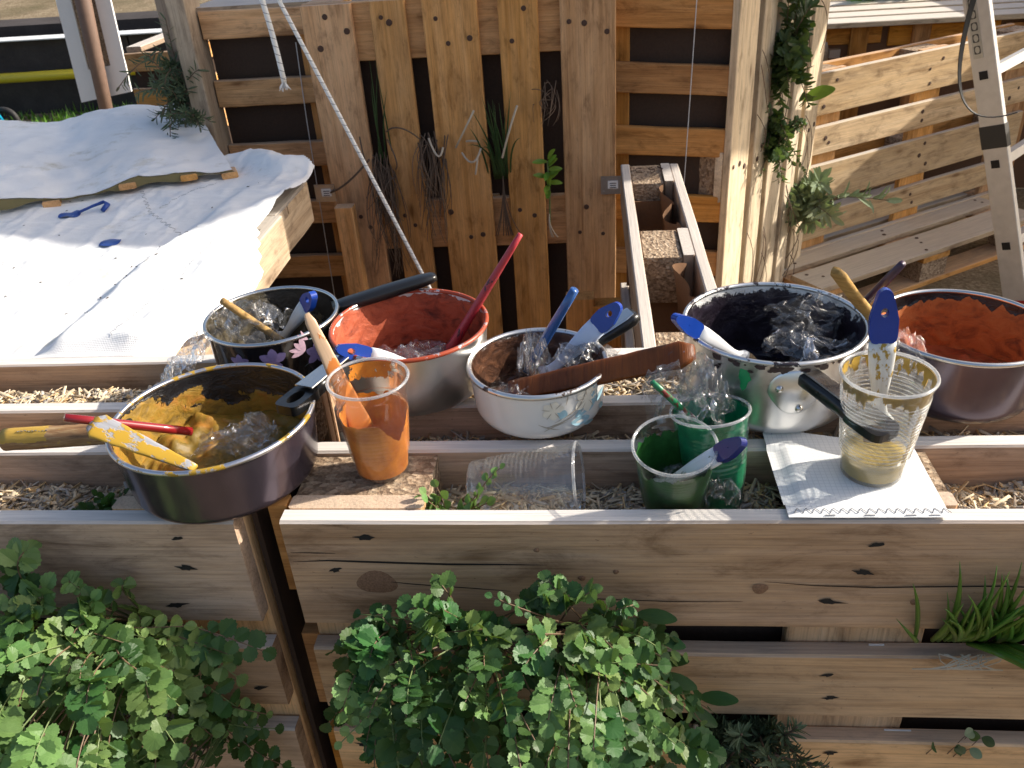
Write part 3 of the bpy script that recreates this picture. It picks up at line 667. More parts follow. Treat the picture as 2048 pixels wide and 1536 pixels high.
alu,MA=pot('cooking_pot','large aluminium pot with near-black purple paint and a riveted black handle',.205,.230,.1005,.100,.0955,.020,M['alu'],interior_mat('inside_purple',(.55,.55,.54),PUR,.3,.3),f_pur,(UP,.016,.008,1),rim=rim_mat('rim_purple',(.75,.75,.74),(.03,.022,.028),.54),seed=5)
pur,MP=pot('cooking_pot','dark purple pot with bright orange paint inside at the right edge',.416,.236,.092,.086,.086,.020,M['purple'],interior_mat('inside_orange',NS,ORA,.75,.25),f_ora,(OP,.014,.006,1),rim=M['steel'],seed=6)

# handles -----------------------------------------------------------------
def handle(parent,name,p0,p1,stations,mat,hint=(0,0,1),n=20,p=2.8):
    L=(Vector(p1)-Vector(p0)).length; V,F=loft([(s[0]*L,)+tuple(s[1:]) for s in stations],n,p)
    return mk(name,V,F,mat,parent,True,along(p0,p1,hint))
def ring_plate(L,outer,hole,th,n=28):
    """flat plate with a real hole: outer(theta)->(x,z) around hole centre; extruded along y"""
    V=[];F=[]
    for y in (-th/2,th/2):
        for k in range(n):
            a=2*math.pi*k/n; x,z=outer(a); V.append((x,y,z))
        for k in range(n):
            a=2*math.pi*k/n; V.append((hole[2]*math.cos(a)+hole[0],y,hole[3]*math.sin(a)+hole[1]))
    for k in range(n):
        q=(k+1)%n
        F.append((k,q,n+q,n+k)); F.append((2*n+k,3*n+k,3*n+q,2*n+q)); F.append((k,2*n+k,2*n+q,q)); F.append((n+k,n+q,3*n+q,3*n+k))
    return V,F
def rrect(hw,hl,rd,cz=0,m=5):
    def f(a):
        c,s=math.cos(a),math.sin(a); e=2/m
        return (hw*math.copysign(abs(c)**e,c), cz+hl*math.copysign(abs(s)**e,s))
    return f
# yellow pot: round wooden log as handle
M['bark']=wood('bark',(.42,.27,.13),(.27,.15,.075),(.10,.055,.03),stain=.5,bstr=1.0)
M['cut_wood']=flat('cut_wood',(.36,.21,.11),.8,0,.25,120,.3)
def rough_log(p0,p1,r0,r1,n=20,m=14,sd=1):
    p0,p1=Vector(p0),Vector(p1);L=(p1-p0).length;V=[];F=[]
    for i in range(m):
        for k in range(n):
            th=2*math.pi*k/n;r=(r0+(r1-r0)*i/(m-1))*(1+.05*fbm(math.cos(th)*3,math.sin(th)*3,i*.5+sd));V.append((r*math.cos(th),r*math.sin(th),L*i/(m-1)))
        if i:
            for k in range(n): F.append(((i-1)*n+k,(i-1)*n+(k+1)%n,i*n+(k+1)%n,i*n+k))
    F.append(tuple(range(n))[::-1]);F.append(tuple(range((m-1)*n,m*n)));return V,F
def log_mat():
    m,t,out=newmat('painted_bark'); v=ncoord(t,(1,1,1),rnd=False); n=noisen(t,ncoord(t,(140,140,22),rnd=False),1,6,.65); sx=N(t,'SeparateXYZ'); t.links.new(v,sx.inputs[0])
    c=ramp(t,n,[(.3,(.10,.05,.022)),(.5,(.27,.145,.06)),(.68,(.42,.29,.15))]); n2=noisen(t,ncoord(t,(120,120,60),rnd=False),1,5,.6)
    edge=math_(t,'ADD',sx.outputs[2],math_(t,'MULTIPLY',math_(t,'SUBTRACT',n2,.5),.03))
    top=math_(t,'GREATER_THAN',math_(t,'ADD',sx.outputs[1],math_(t,'MULTIPLY',math_(t,'SUBTRACT',n2,.5),.012)),0.002)
    msk=math_(t,'MULTIPLY',math_(t,'LESS_THAN',edge,.056),top); sp=math_(t,'GREATER_THAN',n2,.67)
    c=mixc(t,math_(t,'MAXIMUM',msk,math_(t,'MULTIPLY',sp,.8)),c,(.47,.29,.045)); princ(t,out,c,.6,0,math_(t,'ADD',n,msk),.7,.002); return m
V,F=rough_log((-.648,.079,.051),(-.517,.079,.058),.0128,.0118); mk('log_handle',V,F,log_mat(),yel,True,along((-.648,.079,.051),(-.517,.079,.058)))
V,F=lathe([(.0002,-.0006),(.0125,-.0004),(.0128,.001)],20); mk('cut_end',V,F,M['cut_wood'],yel,False,along((-.648,.079,.051),(-.517,.079,.058)))
handle(yel,'handle_bracket',(-.528,.079,.058),(-.505,.080,.062),[(0,.013,.0125),(.5,.014,.011),(1,.017,.008)],M['bakelite'])
_pr=[]
for k in range(9): v,f,_=tube([(-.628+.0042*k,.0752,.0645+.0004*(k%3)),(-.6265+.0042*k,.0735,.0648+.0008*((k*7)%3)),(-.6255+.0042*k,.0756,.0642)],.0005,4); _pr.append((v,f))
V,F=join(_pr); mk('faded_lettering',V,F,M['ink'],yel)
# black pot: long black handle to the right
handle(blk,'handle',(-.335,.325,.084),(-.205,.375,.103),[(0,.011,.007),(.12,.012,.008),(.5,.0125,.0085),(.85,.012,.0075),(.96,.0105,.006),(1,.007,.004)],M['bakelite'])
# red pot: handle towards the viewer with a slot in its end
hm=along((-.288,.186,.079),(-.322,.086,.083))
V,F=loft([(0,.010,.007),(.02,.011,.008),(.05,.0125,.0085),(.066,.0135,.0085)],20,3.2); mk('handle',V,F,M['bakelite'],red,True,hm)
V,F=ring_plate(0,rrect(.0148,.024,.01,.088,5),(0,.0905,.0068,.014),.011); mk('handle_end',V,F,M['bakelite'],red,False,hm)
V,F=ring_plate(0,rrect(.0102,.048,.01,.045,7),(0,.0905-.0,.0052,.012),.002); V=[(x,y+.0098,z) for x,y,z in V]
V2,F2=loft([(0,.0095,.0012),(.075,.0115,.0012)],12,6); V2=[(x,y+.0095,z) for x,y,z in V2]; mk('steel_strip',V2,F2,M['steel'],red,False,hm)
# white pot: black and steel handle to the right rear
hm=along((-.006,.246,.062),(.052,.272,.092))
V,F=loft([(0,.009,.006),(.02,.010,.007),(.045,.0125,.008),(.062,.0135,.008),(.07,.011,.006)],20,3); mk('handle',V,F,M['bakelite'],whi,True,hm)
V,F=loft([(0,.008,.0012),(.055,.0115,.0012),(.066,.009,.001)],12,4); V=[(x,y+.0082,z) for x,y,z in V]; mk('steel_strip',V,F,M['steel'],whi,False,hm)
# aluminium pot: riveted bracket and handle towards the viewer
V=[];F=[];nb=26
cent=-1.49
def onpot(u,v,R,off,c): th=c+u/R; return ((R+off)*math.cos(th),(R+off)*math.sin(th),v)
pl=[(0,0)];
for k in range(nb):
    a=2*math.pi*k/nb; x=.030*math.copysign(abs(math.cos(a))**.75,math.cos(a)); y=.0265*math.sin(a); x*=(1-.35*max(0,-math.sin(a)));
    pl.append((x,y))
for off in (.0018,):
    V=[onpot(u,.066+v,.0985,off,cent) for u,v in pl]; V+=[onpot(u*.93,.066+v*.93,.0985,.0034,cent) for u,v in pl]
    F=[(1+k,1+(k+1)%nb,nb+2+(k+1)%nb,nb+2+k) for k in range(nb)]+[(nb+1,nb+2+k,nb+2+(k+1)%nb) for k in range(nb)]
mk('handle_bracket',V,F,M['alu'],alu,True,MA)
for u,v in ((-.018,.071),(.018,.070),(.004,.046)):
    p=Vector(onpot(u,v,.0985,.003,cent)); nrm=Vector((p.x,p.y,0)).normalized(); V,F=lathe([(.0001,.003),(.0028,.0024),(.0042,.0008),(.0045,-.001)],14)
    mk('rivet',V,F,M['steel'],alu,True,MA@along(p,p+nrm))
h0,h1=Vector((.222,.137,.086)),Vector((.279,.040,.076)); hm=along(h0,h1); Lh=(h1-h0).length
V,F=loft([(-.014,.009,.006),(.0,.0125,.009),(.02,.0135,.0080),(.045,.0140,.0090),(.06,.0145,.008),(Lh-.042,.0158,.0068)],20,3.4); V=[(x,y-.004,z) for x,y,z in V]; mk('handle',V,F,M['bakelite'],alu,True,hm)
V,F=ring_plate(0,rrect(.0175,.0245,.01,Lh-.0225,4.5),(0,Lh-.020,.0095,.0142),.009); V=[(x,y-.004,z) for x,y,z in V]; mk('handle_end',V,F,M['bakelite'],alu,False,hm)
V,F=loft([(.0,.0085,.0012),(.03,.0090,.0012),(Lh-.040,.0105,.0012)],12,6); V=[(x,y+.0052,z) for x,y,z in V]; mk('steel_strip',V,F,M['satin'],alu,False,hm)

# flower prints ------------------------------------------------------------
def petal(u,v,ln,wd,ang,n=12,curl=0):
    pts=[]
    for k in range(n):
        a=2*math.pi*k/n; x=ln*.5*(1+math.cos(a)); y=wd*.5*math.sin(a)*(.45+.55*math.sin(min(1,x/ln)*math.pi)**.6); pts.append((x,y+curl*(x/ln)**2*ln))
    c,s=math.cos(ang),math.sin(ang); return [(u+x*c-y*s,v+x*s+y*c) for x,y in pts]
def print_on(parent,Mo,R,Rb,h,cent,petals,mat,name,off=.0005,fil=.012):
    V=[];F=[]
    for pts in petals:
        b=len(V)
        for u,v in pts:
            v=max(v,.004); r=Rb+(R-Rb)*max(0,(v-fil)/(h-fil)) if v>fil else Rb-fil+math.sqrt(max(0,fil*fil-(fil-v)**2)); V.append(onpot(u,v,r,off,cent))
        F.append(tuple(range(b,b+len(pts))))
    mk(name,V,F,mat,parent,False,Mo)
M['lilac']=flat('lilac',(.28,.22,.42),.3,0,.35,150); M['pinkish']=flat('pinkish',(.62,.42,.50),.3,0,.3,150); M['sage']=flat('print_green',(.16,.22,.22),.3)
fl=[];pk=[];gr=[]
FLW=[]
for (u,v,s) in ((.046,.060,1.15),(-.010,.066,1.15),(-.052,.064,.9)):
    FLW.append([petal(u,v,.0155*s,.0105*s,a+.2) for a in (.3,1.35,2.4,3.5,4.9)])
for k,a in enumerate((1.9,2.35,2.8,3.2)): pk.append(petal(.030,.070,.021-.002*(k%2),.0075,a,curl=.1*(k-1.5)))
for k,a in enumerate((2.3,2.7)): pk.append(petal(.036,.083,.016,.004,a,curl=-.3))
fl.append(petal(.046,.082,.013,.005,.5)); fl.append(petal(.052,.084,.012,.004,1.1))
for (u,v,l,w_,a,c) in ((.030,.069,.024,.0022,-.35,.3),(.036,.083,.022,.003,-.25,.4),(.046,.058,.03,.0014,.9,.2),(.046,.055,.03,.0014,1.1,.3),(.024,.048,.03,.0013,.3,.2),(-.03,.055,.02,.0013,-.5,.2)): gr.append(petal(u,v,l,w_,a,curl=c))
cb=math.atan2(-.65-.297,.407)
for pp,mm,nm,of in ((gr,M['sage'],'leaf_print',.0004),(fl,M['lilac'],'petal_print',.0006),(pk,M['pinkish'],'bud_print',.0008)): print_on(blk,MB,.0835,.078,.09,cb,pp,mm,nm,of)
for q in FLW: print_on(blk,MB,.0835,.078,.09,cb,q,M['lilac'],'flower_print',.0007)
M['print_blue']=flat('print_blue',(.36,.56,.64),.25,0,.25,150); M['print_line']=flat('print_line',(.42,.36,.28),.3); M['print_cream']=flat('print_cream',(.83,.78,.66),.25)
bl=[];li=[];CRS=[]; K=1.45
def kp(u,v,l,w_,a,c=0): return petal(.046+(u-.056)*K,.038+(v-.034)*K*.95,l*K,w_*K,a,curl=c)
for q in ((.052,.030,.020,.009,.5,.0),(.048,.026,.019,.009,-.2,.1),(.066,.030,.017,.008,1.0,0),(.074,.035,.016,.007,.3,.1),(.040,.032,.009,.008,1.2,0),(.06,.02,.014,.006,-.4,0),(.080,.028,.014,.006,-.6,0),(.036,.041,.006,.006,-.8,0),(.07,.042,.014,.006,1.5,.1)): bl.append(kp(*q))
for q in ((.026,.026,.030,.0011,.1,.2),(.026,.022,.02,.0009,.6,-.3),(.034,.030,.030,.001,.25,.2),(.022,.030,.018,.0009,-.6,.2),(.05,.034,.025,.0009,.7,.3),(.044,.045,.012,.0008,1.2,.2)): li.append(kp(*q))
for (u,v,s_) in ((.064,.044,1),(.034,.042,.7)):
    CRS.append([kp(u,v,.013*s_,.010*s_,a) for a in (0.2,1.3,2.4,3.6,4.8)])
    for a in (0.2,1.3,2.4,3.6,4.8): li += [kp(u+.003*s_*math.cos(a+.5),v+.003*s_*math.sin(a+.5),.010*s_,.0007,a+.5)]
cw=math.atan2(-.65-.202,.064)
for pp,mm,nm,of in ((bl,M['print_blue'],'leaf_print',.0005),(li,M['print_line'],'line_print',.0009)): print_on(whi,MW,.080,.076,.068,cw,pp,mm,nm,of,.024)
for q in CRS: print_on(whi,MW,.080,.076,.068,cw,q,M['print_cream'],'flower_print',.0007,.024)
# dribble of green paint on the aluminium pot
M['green_paint']=flat('green_paint',(.02,.30,.10),.35,0,.3,120)
V=[];F=[];q=[(-.0045,.095,.0),(.0055,.094,.0),(.0062,.086,.0006),(.0085,.082,.0008),(.005,.078,.001),(.0035,.070,.0012),(.0,.0665,.001),(-.003,.071,.001),(-.0028,.077,.001),(-.0055,.083,.0008)]
V=[onpot(u-.055,v-.004,.0985,.001+o_,cent) for u,v,o_ in q]; V.append(onpot(-.054,.078,.0985,.003,cent)); F=[(k,(k+1)%10,10) for k in range(10)]; mk('paint_dribble',V,F,M['green_paint'],alu,True,MA)
M['dark_drip']=flat('dark_drip',(.05,.03,.03),.4,0,.4,150)
rr_=random.Random(5);V=[];F=[]
for k in range(26):
    u=rr_.uniform(-.09,.09);v=.098-abs(rr_.gauss(0,.006));s_=rr_.uniform(.0012,.006);b=len(V)
    for j in range(8): a=2*math.pi*j/8; V.append(onpot(u+s_*math.cos(a)*rr_.uniform(.7,1.5),v+s_*.7*math.sin(a),.0997,.0012,cent))
    F.append(tuple(range(b,b+8)))
mk('paint_spots',V,F,M['dark_drip'],alu,False,MA)
# ------------------------------------------------------------------ plastic cups
def clear_mat(name,haze=.10,tint=(.97,.98,.98),rough=.06,gl=.5):
    m,t,out=newmat(name); tr=N(t,'BsdfTransparent'); tr.inputs[0].default_value=(*tint,1); gs=N(t,'BsdfGlossy'); gs.inputs['Roughness'].default_value=rough; gs.inputs['Color'].default_value=(1,1,1,1)
    df=N(t,'BsdfDiffuse'); df.inputs[0].default_value=(.8,.8,.8,1); tl=N(t,'BsdfTranslucent'); tl.inputs[0].default_value=(.8,.8,.8,1); a=N(t,'AddShader'); mm=N(t,'MixShader'); mm.inputs[0].default_value=.5
    t.links.new(df.outputs[0],mm.inputs[1]); t.links.new(tl.outputs[0],mm.inputs[2])
    n=noisen(t,ncoord(t,(60,60,60)),1,5,.65); m1=N(t,'MixShader'); t.links.new(math_(t,'MULTIPLY',n,haze*2),m1.inputs[0]); t.links.new(tr.outputs[0],m1.inputs[1]); t.links.new(mm.outputs[0],m1.inputs[2])
    lw=N(t,'LayerWeight'); lw.inputs[0].default_value=.35; m2=N(t,'MixShader'); t.links.new(math_(t,'ADD',math_(t,'MULTIPLY',lw.outputs['Fresnel'],gl),.03),m2.inputs[0])
    if name=='cling_film':
        bp=N(t,'Bump'); bp.inputs['Strength'].default_value=.6; bp.inputs['Distance'].default_value=.004; t.links.new(noisen(t,ncoord(t,(70,70,70)),1,2,.5,.9),bp.inputs['Height']); t.links.new(bp.outputs[0],gs.inputs['Normal'])
    t.links.new(m1.outputs[0],m2.inputs[1]); t.links.new(gs.outputs[0],m2.inputs[2]); t.links.new(m2.outputs[0],out.inputs[0]); return m
M['clear']=clear_mat('clear_plastic'); M['clear_rim']=clear_mat('clear_plastic_rim',.35); M['film']=clear_mat('cling_film',.035,(.985,.987,.99),.06,.36)
M['clear_hazy']=clear_mat('hazy_plastic',.13); M['clear_thin']=clear_mat('thin_plastic',.03); M['clear_gold']=clear_mat('smeared_plastic',.17)
def film_paint_mat(name,cols,rough=.35):
    m,t,out=newmat(name); a=N(t,'Attribute'); a.attribute_name='paint'
    n=noisen(t,ncoord(t,(150,150,90)),1,6,.7,.3); n2=noisen(t,ncoord(t,(60,60,60)),1,5,.6)
    msk=ramp(t,math_(t,'ADD',a.outputs['Fac'],math_(t,'MULTIPLY',math_(t,'SUBTRACT',n,.5),.6)),[(.49,(0,0,0)),(.515,(1,1,1))])
    p=N(t,'BsdfPrincipled'); p.inputs['Roughness'].default_value=rough; t.links.new(ramp(t,n2,[(.3,cols[0]),(.6,cols[1])]),p.inputs['Base Color'])
    b=N(t,'Bump'); b.inputs['Strength'].default_value=.4; b.inputs['Distance'].default_value=.002; t.links.new(math_(t,'ADD',n2,msk),b.inputs['Height']); t.links.new(b.outputs[0],p.inputs['Normal'])
    tr=N(t,'BsdfTransparent'); mx=N(t,'MixShader'); t.links.new(msk,mx.inputs[0]); t.links.new(tr.outputs[0],mx.inputs[1]); t.links.new(p.outputs[0],mx.inputs[2]); t.links.new(mx.outputs[0],out.inputs[0]); return m
def cup(label,M0,R,Rb,h,pfun=None,pmat=None,fill=None,fmat=None,seed=0,ribs=(.25,.78),shell='clear'):
    t=thing('plastic_cup',label,'cup',tuple(M0.translation),'plastic paint cups')
    prof=[(.0005,.003),(Rb*.82,.003),(Rb*.9,.0),(Rb,.001)]; nz=70
    for k in range(1,nz+1):
        s=k/nz; r=Rb+(R-Rb)*s
        if ribs and ribs[0]<s<ribs[1]: r+=.0012*(1 if (int(s*46)%2) else 0)
        if s>.9: r+=.0006
        prof.append((r,.001+(h-.001)*s))
    V,F=lathe(prof,72); mk('cup_wall',V,F,M[shell],t,True,M0)
    pr=[(R+.0012+.0017*math.cos(a),h+.0017*math.sin(a)) for a in [2*math.pi*k/8 for k in range(8)]]
    V,F=lathe(pr,72,True); mk('rim',V,F,M['clear_rim'],t,True,M0)
    if pfun:
        n=120;m=60;V=[];F=[];A=[]
        for i in range(m):
            s=i/(m-1); r=Rb+(R-Rb)*s-.0006
            for k in range(n):
                th=2*math.pi*k/n;V.append((r*math.cos(th),r*math.sin(th),.004+(h-.006)*s));A.append(pfun(th,s,seed))
            if i:
                for k in range(n): F.append(((i-1)*n+k,(i-1)*n+(k+1)%n,i*n+(k+1)%n,i*n+k))
        mk('paint_coat',V,F,pmat,t,True,M0,attrs={'paint':A})
    if fill:
        r=Rb+(R-Rb)*fill-.0012; V,F=lathe([(Rb-.0015,.004)]+[(Rb+(R-Rb)*fill*q-.0012,.004+(fill*h-.004)*q) for q in (.3,.6,1)]+[(r*.6,fill*h-.001),(.0004,fill*h-.0015)],48); mk('paint_fill',V,F,fmat,t,True,M0)
    return t
OR=film_paint_mat('orange_coat',((.46,.13,.015),(.62,.22,.025)),.35); GO=film_paint_mat('gold_coat',((.26,.16,.025),(.44,.28,.04)),.3)
GN=film_paint_mat('green_coat',((.0,.13,.055),(.01,.24,.10)),.3); DG=film_paint_mat('dark_green_coat',((.012,.055,.012),(.03,.13,.03)),.3)
c_or=math.atan2(-.74,.23)
def up(x,y,z): return Matrix.Translation((x,y,z))
def p_or(th,s,sd):
    d=math.cos(th-(c_or+.65)); return .98-.9*sm(.60,.72,s+.05*fbm(math.cos(th)*3,math.sin(th)*3,s*4)+.22*sm(.82,1,d))+.5*sm(.5,.9,math.cos(th-c_or-3.0))*sm(.7,.85,s)
ocup=cup('cup coated in orange paint standing on the chipboard block',up(-.232,.0905,.0004),.0405,.0285,.115,p_or,OR,.10,flat('orange_fill',(.55,.17,.02),.4),1,(.2,.72),'clear_thin')
def p_go(th,s,sd): return .29+.29*sm(.80,.95,s+.05*fbm(math.cos(th)*5,math.sin(th)*5,1))+.22*sm(.75,1,math.cos(th-c_or-.9+s*.6))+.22*fbm(math.cos(th)*6,math.sin(th)*6,s*5)
gcup=cup('ribbed clear cup with a little gold paint standing on the white sheet',up(.282,.0755,.0040),.0425,.0295,.116,p_go,GO,.19,flat('gold_fill',(.40,.28,.055),.3),2,(.22,.8),'clear_gold')
for k in range(17):
    zz_=.030+.0042*k; rr2=.0295+.013*(zz_/.116)+.0009; V,F=lathe([(rr2+.00055*math.cos(a),zz_+.00055*math.sin(a)) for a in (0,1.57,3.14,4.71)],56,True); mk('rib',V,F,M['clear_gold'],gcup,True,up(.282,.0755,.0040))
def p_gn(th,s,sd): return .75+.25*fbm(math.cos(th)*3,math.sin(th)*3,s*4)-.25*sm(.93,1,s)
bg_=along((.131,.0905,-.052),(.121,.108,.058)); bcup=cup('bright green painted cup standing in the front trough, behind the dark green one',bg_,.0395,.0285,.113,p_gn,GN,.12,flat('green_fill',(.0,.16,.07),.35),3,(.2,.85),'clear_thin')
fg_=along((.083,.072,-.048),(.080,.054,.050)); 
def p_dg(th,s,sd): return .72+.22*fbm(math.cos(th)*2.5,math.sin(th)*2.5,s*3+2)-.6*sm(.80,.95,s+.14*fbm(math.cos(th)*2,math.sin(th)*2,5))
fcup=cup('dark green stained cup in the front trough with a white brush across its rim',fg_,.0405,.0285,.104,p_dg,DG,.3,flat('dkgreen_fill',(.012,.045,.012),.25),4,(.2,.85),'clear_thin')
lg_=along((-.134,.085,-.022),(-.0145,.078,-.0085)); lcup=cup('empty clear cup lying on its side on the wood chips',lg_,.0405,.0285,.118,None,None,None,None,5,(.15,.75),'clear_hazy')

# ------------------------------------------------------------------ brushes and sticks
M['white_plastic']=flat('white_plastic',(.74,.75,.76),.3,0,.08,60); M['blue_plastic']=flat('blue_plastic',(.008,.045,.30),.25,0,.15,60); M['navy_plastic']=flat('navy_plastic',(.01,.018,.14),.25,0,.15,60)
M['bristle']=flat('bristle',(.25,.17,.09),.8,0,.3,300,.6)
def spatter(base,paint,amount,sc=90,zs=None):
    m,t,out=newmat('spattered'); n=noisen(t,ncoord(t,(sc,sc,sc*.5)),1,5,.65); n2=noisen(t,ncoord(t,(25,25,25)),1,4,.6)
    msk=ramp(t,math_(t,'ADD',n,math_(t,'MULTIPLY',math_(t,'SUBTRACT',n2,.5),.5)),[(amount,(0,0,0)),(amount+.03,(1,1,1))])
    if zs is not None:
        sx=N(t,'SeparateXYZ'); t.links.new(ncoord(t,(1,1,1),rnd=False),sx.inputs[0]); msk=math_(t,'MAXIMUM',msk,math_(t,'GREATER_THAN',math_(t,'ADD',sx.outputs[2],math_(t,'MULTIPLY',math_(t,'SUBTRACT',n,.5),.05)),zs))
    gr_=noisen(t,ncoord(t,(300,300,9)),1,4,.6); bs=mixc(t,.35,base,ramp(t,gr_,[(.3,(.5,.46,.42)),(.6,(1,1,1))]),'MULTIPLY')
    princ(t,out,mixc(t,msk,bs,paint),.35,0,msk,.4,.001); return m
def flat_brush(label,tip,base,hint,W=.0125,tipL=.048,tipmat='blue_plastic',hmat=None,hole=True,ext=0.02,bristle_mat=None,group='white paint brushes with blue tips'):
    tip,base=Vector(tip),Vector(base); base=base+(base-tip).normalized()*ext; L=(base-tip).length
    t=thing('paint_brush',label,'paint brush',tuple(tip),group); Mx=along(tip,base,hint)
    def outl(a):
        c,s=math.cos(a),math.sin(a)
        if s>=0: z=tipL*.55+(tipL*.45)*abs(s)**.35; x=W*math.copysign(abs(c)**.35,c)*(1 if abs(c)>.05 else 1); 
        else:
            z=tipL*.55*(1+s); q=max(0,z/(tipL*.55)); x=W*(.34+.66*q**.75)*math.copysign(min(1,abs(c)/.45)**.8,c)
        return (x,min(z,tipL))
    hl=(0,tipL*.42,.0036,.0046) if hole else (0,tipL*.5,.0006,.0006)
    V,F=ring_plate(0,outl,hl,.0085,36); mk('handle_tip',V,F,M[tipmat],t,False,Mx)
    H=L-tipL; st=[(tipL-.0005,W*.98,.0044),(tipL+H*.12,W*.99,.0052),(tipL+H*.32,W*.86,.0055),(tipL+H*.52,W*.62,.005),(tipL+H*.66,W*.52,.0045),(tipL+H*.78,W*.66,.005),(tipL+H*.86,W*1.15,.006),(tipL+H*.9,W*1.2,.0065)]
    V,F=loft(st,24,2.6); mk('handle',V,F,hmat or M['white_plastic'],t,True,Mx)
    V,F=loft([(tipL+H*.89,W*1.15,.0062),(tipL+H*.97,W*1.2,.0062),(L+.012,W*1.0,.003)],20,3); mk('bristles',V,F,bristle_mat or M['bristle'],t,True,Mx); return t
def stick(name,label,p0,p1,radii,mat,cat='stick',n=10,group=None,parts=()):
    p0,p1=Vector(p0),Vector(p1); k=len(radii); pts=[p0+(p1-p0)*(i/(k-1)) for i in range(k)]
    V,F,_=tube(pts,radii,n); o=mk(name,V,F,mat,None,True); tag(o,label,cat,group); return o
def paddle(label,p0,p1,hint,w0,w1,th,mat,round0=True,bend=0,name='stirring_paddle'):
    p0,p1=Vector(p0),Vector(p1);L=(p1-p0).length; st=[]
    for i in range(15):
        s=i/14; w_=w0+(w1-w0)*s
        if round0: w_*=math.sqrt(max(.25,1-max(0,(.06-s)/.06)**2*.75))
        w_*=1+.03*math.sin(i*2.1); st.append((L*s,w_,th*(1+.1*math.sin(i)),0,bend*math.sin(s*math.pi)))
    V,F=loft(st,20,4); o=mk(name,V,F,mat,None,True,along(p0,p1,hint)); return tag(o,label,'paddle')
cv=(-.1,-.75,.5)
flat_brush('blue-tipped white brush leaning inside the black flowered pot',(-.341,.281,.125),(-.415,.337,.036),cv,W=.0105,tipL=.034,hmat=spatter((.70,.71,.72),(.05,.05,.05),.62))
stick('wooden_dowel','round wooden stick lying across the black flowered pot',(-.452,.266,.126),(-.404,.318,.036),[.0045,.0047,.0048,.0047,.0046],M.setdefault('dowel',wood('dowel',(.55,.40,.22),(.42,.29,.15),(.26,.17,.09),stain=.4)))
rb=thing('paint_brush','long red-handled brush sticking far out of the red paint pot','paint brush',(-.18,.30,.016))
def red_mat():
    return spatter((.42,.035,.045),(.05,.02,.03),.60,70)
RB0,RB1=Vector((-.192,.297,.020)),Vector((-.085,.323,.178))
pts=[RB0.lerp(RB1,i/9) for i in range(10)]; V,F,_=tube(pts,[.0075,.0075,.0065,.0058,.0056,.0054,.0052,.0048,.0044,.0036],12); mk('handle',V,F,red_mat(),rb,True)
pts=[RB0.lerp(RB1,-.06),RB0.lerp(RB1,.06)]; V,F,_=tube(pts,[.009,.0085],12); mk('bristles',V,F,M['bristle'],rb,True)
flat_brush('blue-tipped white brush resting on the front rim of the red paint pot',(-.293,.186,.100),(-.212,.222,.054),cv,W=.0105,tipL=.042)
stick('paint_brush','slim round blue brush standing in the white enamel pot',(-.0195,.232,.144),(-.082,.258,.024),[.0052,.0056,.006,.0062,.0058,.0056],flat('blue_lacquer',(.03,.10,.30),.22,0,.15,60,coat=.5),'paint brush',12)
flat_brush('blue-tipped flat white brush leaning out of the white enamel pot',(.032,.244,.119),(-.052,.247,.028),cv,W=.0125,tipL=.040,hmat=flat('pale_blue_plastic',(.55,.62,.76),.3))
paddle('broad reddish-brown wooden paddle resting across the white enamel pot',(.108,.154,.104),(-.098,.196,.032),(-.12,-.5,.85),.0165,.0135,.0042,wood('paddle_brown',(.22,.085,.04),(.165,.06,.03),(.07,.026,.016),stain=.6,rough=.4))
flat_brush('blue-tipped white brush hanging over the left rim of the aluminium pot',(.087,.173,.137),(.170,.233,.052),cv,W=.0095,tipL=.048,hole=False)
paddle('bare yellow wooden spatula leaning out of the aluminium pot',(.2455,.166,.189),(.318,.222,.097),(-.6,-.5,.4),.0085,.0095,.0035,wood('spatula_yellow',(.50,.33,.13),(.42,.26,.09),(.25,.14,.05),stain=.5),bend=.002)
stick('stirring_stick','thin dark purple stick behind the yellow spatula',(.3175,.186,.185),(.300,.300,.050),[.0038,.0048,.005,.0048,.0045],flat('dark_purple_paint',(.045,.022,.045),.35,0,.3,80),'stick',10)
flat_brush('blue-tipped white brush standing upright in the gold paint cup',(.2735,.099,.1985),(.2805,.082,.082),(-.1,-.8,.3),W=.0128,tipL=.054,hmat=spatter((.74,.74,.70),(.40,.25,.03),.56),ext=.03)
flat_brush('navy-tipped white brush lying across the dark green cup',(.143,.031,.0745),(.081,.064,.002),(-.2,-.55,.8),W=.0098,tipL=.036,tipmat='navy_plastic',hole=False,hmat=spatter((.74,.75,.76),(.03,.08,.03),.62),ext=.035)
stick('paint_brush','thin dark red brush leaning into the bright green cup',(.060,.099,.100),(.112,.120,.034),[.0030,.0034,.0036,.0038,.0036],spatter((.15,.02,.02),(.02,.2,.08),.5),'paint brush',10)
stick('paint_brush','thin red brush lying across the yellow paint pot',(-.527,.024,.1145),(-.440,.092,.050),[.0042,.0046,.0048,.005,.005],flat('red_lacquer',(.24,.012,.014),.22,0,.2,60,coat=.5),'paint brush',12)
paddle('flat spatula smeared with yellow paint across the left rim of the purple pot',(-.509,.034,.101),(-.398,.008,.062),(0,-.35,.9),.0150,.0045,.0024,spatter((.36,.36,.38),(.46,.28,.03),.45,40),name='stirring_spatula')
paddle('wooden spatula half dipped in orange paint leaning in the orange cup',(-.300,.136,.169),(-.250,.100,.045),(.35,-.75,.45),.0052,.0125,.0034,spatter((.55,.38,.24),(.56,.18,.03),.60,60,.058),name='stirring_spatula')

